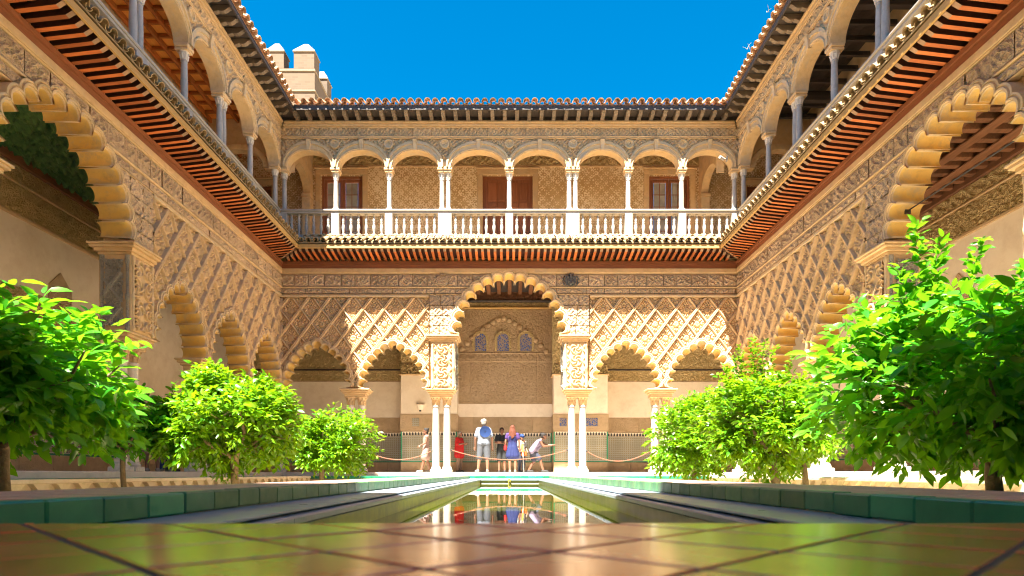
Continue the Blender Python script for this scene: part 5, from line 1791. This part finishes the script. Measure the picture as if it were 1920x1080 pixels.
            for s, L in ((-1, 'l'), (1, 'r')):
                capsule(c, J['pelvis'] + hl * .06 * s * b, J['hi' + L], .108 * b + e, .10 * b + e)
                if ln <= .5: capsule(c, J['hi' + L], J['hi' + L].lerp(J['kn' + L], ln * 2), .098 * b ** .5 + e, .088 + e)
                else:
                    capsule(c, J['hi' + L], J['kn' + L], .098 * b ** .5 + e, .068 + e)
                    capsule(c, J['kn' + L], J['kn' + L].lerp(J['an' + L], (ln - .5) * 2), .064 + e, .052 + e)
        elif kind == 'skirt':
            kn = (J['knl'] + J['knr']) / 2
            for s, L in ((-1, 'l'), (1, 'r')):
                capsule(c, J['pelvis'] + hl * .06 * s * b, J['pelvis'].lerp(J['kn' + L], arg.get('len', .8)) + hl * .02 * s, .11 * b + e, .125 * b + e)
            capsule(c, J['waist'], J['pelvis'], .10 * b + e, .115 * b + e)
            capsule(c, J['pelvis'], J['pelvis'].lerp(kn, arg.get('len', .8)), .12 * b, .14 * b)
        elif kind == 'dress':
            trunk(0, 1)
            for s, L in ((-1, 'l'), (1, 'r')):
                capsule(c, J['pelvis'] + hl * .06 * s * b, J['pelvis'].lerp(J['kn' + L], arg.get('len', .8)) + hl * .035 * s, .115 * b + e, .14 * b + e)
            capsule(c, J['pelvis'], J['pelvis'].lerp((J['knl'] + J['knr']) / 2, arg.get('len', .8)), .13 * b, .16 * b)
        elif kind == 'scarf':
            capsule(c, J['chest'] + Vector((-.14, .0, .05)), J['pelvis'] + Vector((-.26, .02, -.02)), .07, .10)
            capsule(c, J['chest'] + Vector((.02, -.1, -.05)), J['pelvis'] + Vector((-.10, -.12, .02)), .07, .10)
            capsule(c, J['pelvis'] + Vector((-.24, 0, .02)), J['pelvis'] + Vector((-.02, -.1, .0)), .09, .08)
        remeshed(c, arg.get('name', {'tshirt': 'shirt', 'longshirt': 'tunic'}.get(kind, kind)), M[mat], T, .014, 3)
    for s, L in ((-1, 'l'), (1, 'r')):
        foot = Vector((0, -1, 0)) if 'toe' + L not in J else J['toe' + L]
        c = MB(); capsule(c, J['an' + L] + Vector((0, .025, -.038)), J['an' + L] + foot * .155 + Vector((0, 0, -.048)), .050, .040)
        capsule(c, J['an' + L] + Vector((0, .03, -.06)), J['an' + L] + foot * .17 + Vector((0, 0, -.06)), .030, .030)
        remeshed(c, 'shoe', M[shoe], T, .013, 1)
    if hair:
        hm, style = hair
        c = MB()
        c.ball(H - f * .016 + Vector((0, 0, .048)), (.090, .104, .100), 14, 9)
        c.ball(H - f * .045 + Vector((0, 0, .0)), (.084, .075, .085), 12, 8)
        rr = random.Random(len(label))
        if style == 'fluffy':
            for q in range(26):
                v = Vector((rr.gauss(0, 1), rr.gauss(0, 1), abs(rr.gauss(0, 1)) * .9 + .1)).normalized()
                if v.dot(f) > .55 and v.z < .5: continue
                c.ball(H + Vector((v.x * .09, v.y * .1, v.z * .10 + .035)), rr.uniform(.022, .034), 8, 6)
        if style == 'long':
            for q in range(34):
                a = rr.uniform(-1.25, 1.25)
                o = rt * math.sin(a) * .085 - f * math.cos(a) * .085
                p0 = H + o * .9 + Vector((0, 0, .06)); L_ = rr.uniform(.30, .46)
                p1 = p0 + o * .45 + Vector((0, 0, -L_ * .45)); p2 = p1 + o * rr.uniform(-.1, .5) + Vector((rr.uniform(-.03, .03), 0, -L_ * .55))
                c.tube([p0, p1, p2], [.026, .030, .014], 7)
        if style == 'bun':
            c.ball(H - f * .10 + Vector((0, 0, .10)), .042, 10, 7)
        remeshed(c, 'hair', M[hm], T, .010, 1)
    if extra: extra(T, J, H, f, rt)
    return T
PXX = lambda px, d: (px - 955) * d / 1165

def strap_hat(T, J, H, f, rt):
    # sun hat hanging on the back
    o = empty('sun_hat', 'blue sun hat hanging on the back of the white haired visitor', 'hat', (0, 0, 0))
    o.parent = None
    p = T.matrix_basis @ Vector((-.055, .155, 1.33))
    o.location = p; o.rotation_euler = (R(82), 0, T.rotation_euler.z)
    k = T.scale[0]
    o.scale = (k, k, k)
    MB().lathe([(.02, .0), (.105, .0), (.185, -.02), (.19, -.012), (.11, .012), (.10, .06), (.07, .10), (.02, .112), (0, .113)][::1], 20, cap=False).build('crown', M['cloth_hat'], o, 60)
    MB().tube([(.10 * math.cos(a / 8 * math.pi), .10 * math.sin(a / 8 * math.pi), .02) for a in range(17)], .007, 5).build('band', M['cloth_navy'], o)
B_ = math.pi   # back to the camera
person('elderly white haired person in white t-shirt and grey shorts seen from behind', PXX(907, 21.25), 21.25, 1.80, B_, dict(
    ell=(-.27, .03, 1.12), elr=(.27, .03, 1.12), wrl=(-.28, -.06, .86), wrr=(.28, -.06, .86), knl=(-.12, 0, .5), knr=(.14, 0, .5), anl=(-.12, .02, .085), anr=(.19, .03, .085), toer=(.5, -.85, 0)), 1.16,
    (('tshirt', 'cloth_pale', dict(sleeve=.7)), ('trousers', 'cloth_grey', dict(len=.5, name='shorts'))), ('hair_white', 'fluffy'), 'skin', 'shoe_pale', strap_hat)
person('white haired person in a long red tunic looking at something in both hands', PXX(861, 22.6), 22.6, 1.50, R(62), dict(
    elr=(.22, -.06, 1.16), ell=(-.22, -.06, 1.16), wrr=(.12, -.28, 1.20), wrl=(-.10, -.28, 1.20), head=(0, -.04, 1.61)), 1.22,
    (('longshirt', 'cloth_red', dict(sleeve=.9, len=.5, fat=1.12)), ('trousers', 'cloth_beige', dict(len=.98))), ('hair_white', 'short'), 'skin', 'shoe_dark')
person('dark haired person with folded arms in black t-shirt and black shorts', PXX(941, 22.7), 22.7, 1.62, R(0), dict(
    elr=(.25, -.04, 1.17), ell=(-.25, -.04, 1.17), wrr=(-.05, -.17, 1.19), wrl=(.06, -.19, 1.13)), 1.0,
    (('tshirt', 'cloth_black', dict(sleeve=.6)), ('trousers', 'cloth_black', dict(len=.46, name='shorts'))), ('hair_dark', 'short'), 'skin', 'shoe_dark')
def red_bag(T, J, H, f, rt):
    o = empty('handbag', 'small red handbag carried by the red haired visitor in the blue dress', 'bag', tuple(T.matrix_basis @ Vector((.27, -.05, .93))))
    MB().box(-.05, .05, -.09, .09, -.10, .06, .02).build('pouch', M['cloth_red'], o)
    MB().tube([(0, -.07, .06), (0, -.05, .14), (0, .05, .14), (0, .07, .06)], .008, 6).build('strap', M['cloth_red'], o)
person('long haired redhead in a short blue dress seen from behind', PXX(961, 21.6), 21.6, 1.62, B_, dict(
    ell=(-.25, .0, 1.14), elr=(.26, .0, 1.14), wrl=(-.27, -.05, .90), wrr=(.25, -.06, .92), anl=(-.10, .02, .085), anr=(.10, .02, .085)), .98,
    (('tshirt', 'cloth_purple', dict(sleeve=.45, low=False)), ('dress', 'cloth_blue', dict(len=.72)),), ('hair_red', 'long'), 'skin', 'shoe_pale', red_bag)
def orange_bag(T, J, H, f, rt):
    o = empty('shoulder_bag', 'small orange shoulder bag at the hip of the child in the blue cap', 'bag', tuple(T.matrix_basis @ Vector((0, -.19, .86))))
    MB().box(-.11, .11, -.04, .04, -.08, .08, .025).build('pouch', M['cloth_orange'], o)
    MB().tube([(-.1, 0, .08), (-.08, .02, .35), (0.02, .05, .48)], .01, 6).build('strap', M['cloth_orange'], o)
    c = MB().lathe([(.10, 0), (.102, .04), (.085, .09), (.04, .118), (0, .122)], 16, H.x, H.y, 1, 1.1, False)
    c.tube([tuple(H + f * .09 + Vector((0, 0, .055))), tuple(H + f * .17 + Vector((0, 0, .04)))], [.07, .05], 10)
    me = c.build('cap', M['cloth_hat'], T, 60); me.location = (0, 0, 0)
    for v in me.data.vertices:
        if v.co.z < .5: v.co.z += H.z + .045
person('child with blue cap, white shirt and dark trousers behind the redhead', PXX(978, 22.3), 22.3, 1.34, R(35), dict(
    wrr=(.20, -.16, 1.0), wrl=(-.16, -.20, 1.02), elr=(.23, -.0, 1.15)), .95,
    (('tshirt', 'cloth_white', dict(sleeve=.6)), ('trousers', 'cloth_navy', dict(len=.98))), ('hair_dark', 'short'), 'skin', 'shoe_dark', orange_bag)
pl = empty('walking_pole', 'pale walking pole with coloured grip leaning beside the child in the cap', 'pole', (PXX(982, 22.0), 22.0, GF))
MB().tube([(0, 0, 0), (-.03, .02, .72)], .02, 8).build('shaft', M['white_plastic'], pl)
MB().tube([(-.03, .02, .721), (-.045, .03, 1.0)], .028, 8).build('grip', flat('yellow_grip', (.45, .42, .05)), pl)
person('stooping person in lilac wrap and dark shorts reaching one arm forward', PXX(1003, 22.0), 22.0, 1.66, R(90), dict(
    pelvis=(0, .10, .80), waist=(0, .02, .93), chest=(0, -.12, 1.09), neck=(0, -.24, 1.22), head=(0, -.33, 1.33), shl=(-.18, -.18, 1.17), shr=(.18, -.18, 1.17),
    elr=(.20, -.42, 1.02), wrr=(.14, -.66, 1.02), ell=(-.22, -.30, .95), wrl=(-.12, -.52, .98), hil=(-.1, .10, .78), hir=(.1, .10, .78),
    knl=(-.14, -.20, .46), knr=(.12, .02, .42), anl=(-.14, -.30, .085), anr=(.12, .22, .085)), 1.02,
    (('tshirt', 'cloth_lilac', dict(sleeve=.0, low=True)), ('scarf', 'cloth_lilac', dict(name='wrap')), ('trousers', 'cloth_navy', dict(len=.42, name='shorts'))), ('hair_dark', 'bun'), 'skin_tan', 'shoe_dark')
person('person in a pale pink dress half hidden behind the left twin columns', PXX(799, 21.5), 21.5, 1.52, R(-70), dict(
    anl=(-.10, .16, .085), knl=(-.10, .06, .49), anr=(.10, -.22, .085), knr=(.10, -.12, .49), elr=(.22, -.06, 1.16), wrr=(.16, -.26, 1.05)), .95,
    (('dress', 'cloth_pink', dict(len=.75)),), ('hair_dark', 'bun'), 'skin_tan', 'shoe_pale')
person('person in blue shirt and pale pink shorts in the left gallery behind the trees', PXX(286, 14.4), 14.4, 1.70, R(-160), None, 1.05,
    (('tshirt', 'cloth_hat', dict(sleeve=.6)), ('trousers', 'cloth_pink', dict(len=.5, name='shorts'))), ('hair_dark', 'short'), 'skin_tan', 'shoe_pale')
person('person in dark green shirt and blue trousers in the left gallery', PXX(309, 15.1), 15.1, 1.66, R(-120), None, 1.0,
    (('tshirt', 'cloth_black', dict(sleeve=.6)), ('trousers', 'cloth_blue', dict(len=.98))), ('hair_dark', 'short'), 'skin', 'shoe_pale')
person('person in pale clothes standing by a column in the left gallery', PXX(322, 15.6), 15.6, 1.64, R(160), None, 1.0,
    (('tshirt', 'cloth_white', dict(sleeve=.6)), ('trousers', 'cloth_lilac', dict(len=.98))), ('hair_red', 'short'), 'skin', 'shoe_dark')
person('person in dark shorts at the far end of the left gallery', PXX(378, 18.0), 18.0, 1.70, R(150), None, 1.05,
    (('tshirt', 'cloth_beige', dict(sleeve=.6)), ('trousers', 'cloth_black', dict(len=.5, name='shorts'))), ('hair_dark', 'short'), 'skin_tan', 'shoe_dark')
person('person in orange-red top and blue shorts behind the far right orange tree', PXX(1270, 21.6), 21.6, 1.55, R(70), dict(knr=(.12, -.2, .52), anr=(.12, .05, .085)), 1.0,
    (('tshirt', 'cloth_orange', dict(sleeve=.5)), ('trousers', 'cloth_blue', dict(len=.5, name='shorts'))), ('hair_dark', 'short'), 'skin', 'shoe_dark')

# ------------------------------------------------------------------ ropes between the columns, small fittings
def rope(label, a, b, sag):
    T = empty('rope_barrier', label, 'rope', (0, 0, 0), 0, 'ropes slung between the columns')
    a, b = Vector(a), Vector(b)
    pts = [a.lerp(b, t / 18) + Vector((0, 0, -sag * (1 - (2 * t / 18 - 1) ** 2))) for t in range(19)]
    MB().tube(pts, .014, 8).build('cord', M['rope'], T, 60)
    for p in (a, b): MB().ball(p, .035, 8, 6).build('hook', M['iron'], T, 60)
rope('pinkish rope sagging across the great far arch in front of the visitors', (-1.93, D + .14, .86), (1.93, D + .14, .86), .32)
rope('pinkish rope sagging across the small arch left of the great far arch', (-4.80, D + .14, .84), (-2.58, D + .14, .84), .30)
rope('pinkish rope sagging across the small arch right of the great far arch', (2.58, D + .14, .52 + .3), (4.72, D + .14, .84), .34)
sc2 = empty('security_camera', 'small white security camera under the upper arcade by the right corner', 'camera', (PXX(1360, 20.3), 20.45, 10.42))
MB().tube([(0, 0, 0), (-.16, -.10, .03)], [.045, .05], 10).build('housing', M['white_plastic'], sc2, 50)
MB().tube([(0, 0, 0), (.12, .06, .05)], .015, 8).build('bracket', M['white_plastic'], sc2)
MB().box(.11, .14, .02, .14, -.03, .13, .004).build('wall_plate', M['white_plastic'], sc2)
for k, (px, d, zb) in enumerate(((957, 20.3, 12.12), (1400, 16.2, 12.1), (1424, 17.6, 12.1))):
    lb = ('dry weed tuft growing on the far roof edge above the middle arch', 'larger dry weed tuft on the right roof edge', 'small dry weed tuft on the right roof edge by the corner')[k]
    x = PXX(px, d)
    if k: x = W - .55
    w_ = MB(); rr = random.Random(k)
    for q in range(9):
        a = rr.uniform(0, 6.28); l = rr.uniform(.06, .17); o = rr.uniform(-.35, .35)
        w_.tube([(o, 0, 0), (o + math.cos(a) * .04, math.sin(a) * .04, l * .6), (o + math.cos(a) * .11, math.sin(a) * .1, l)], [.005, .004, .002], 4)
    t = tag(w_.build('weed_tuft', M['weed'], None, None, (x, d, zb)), lb, 'weed', 'weeds on the roofs', 'stuff')
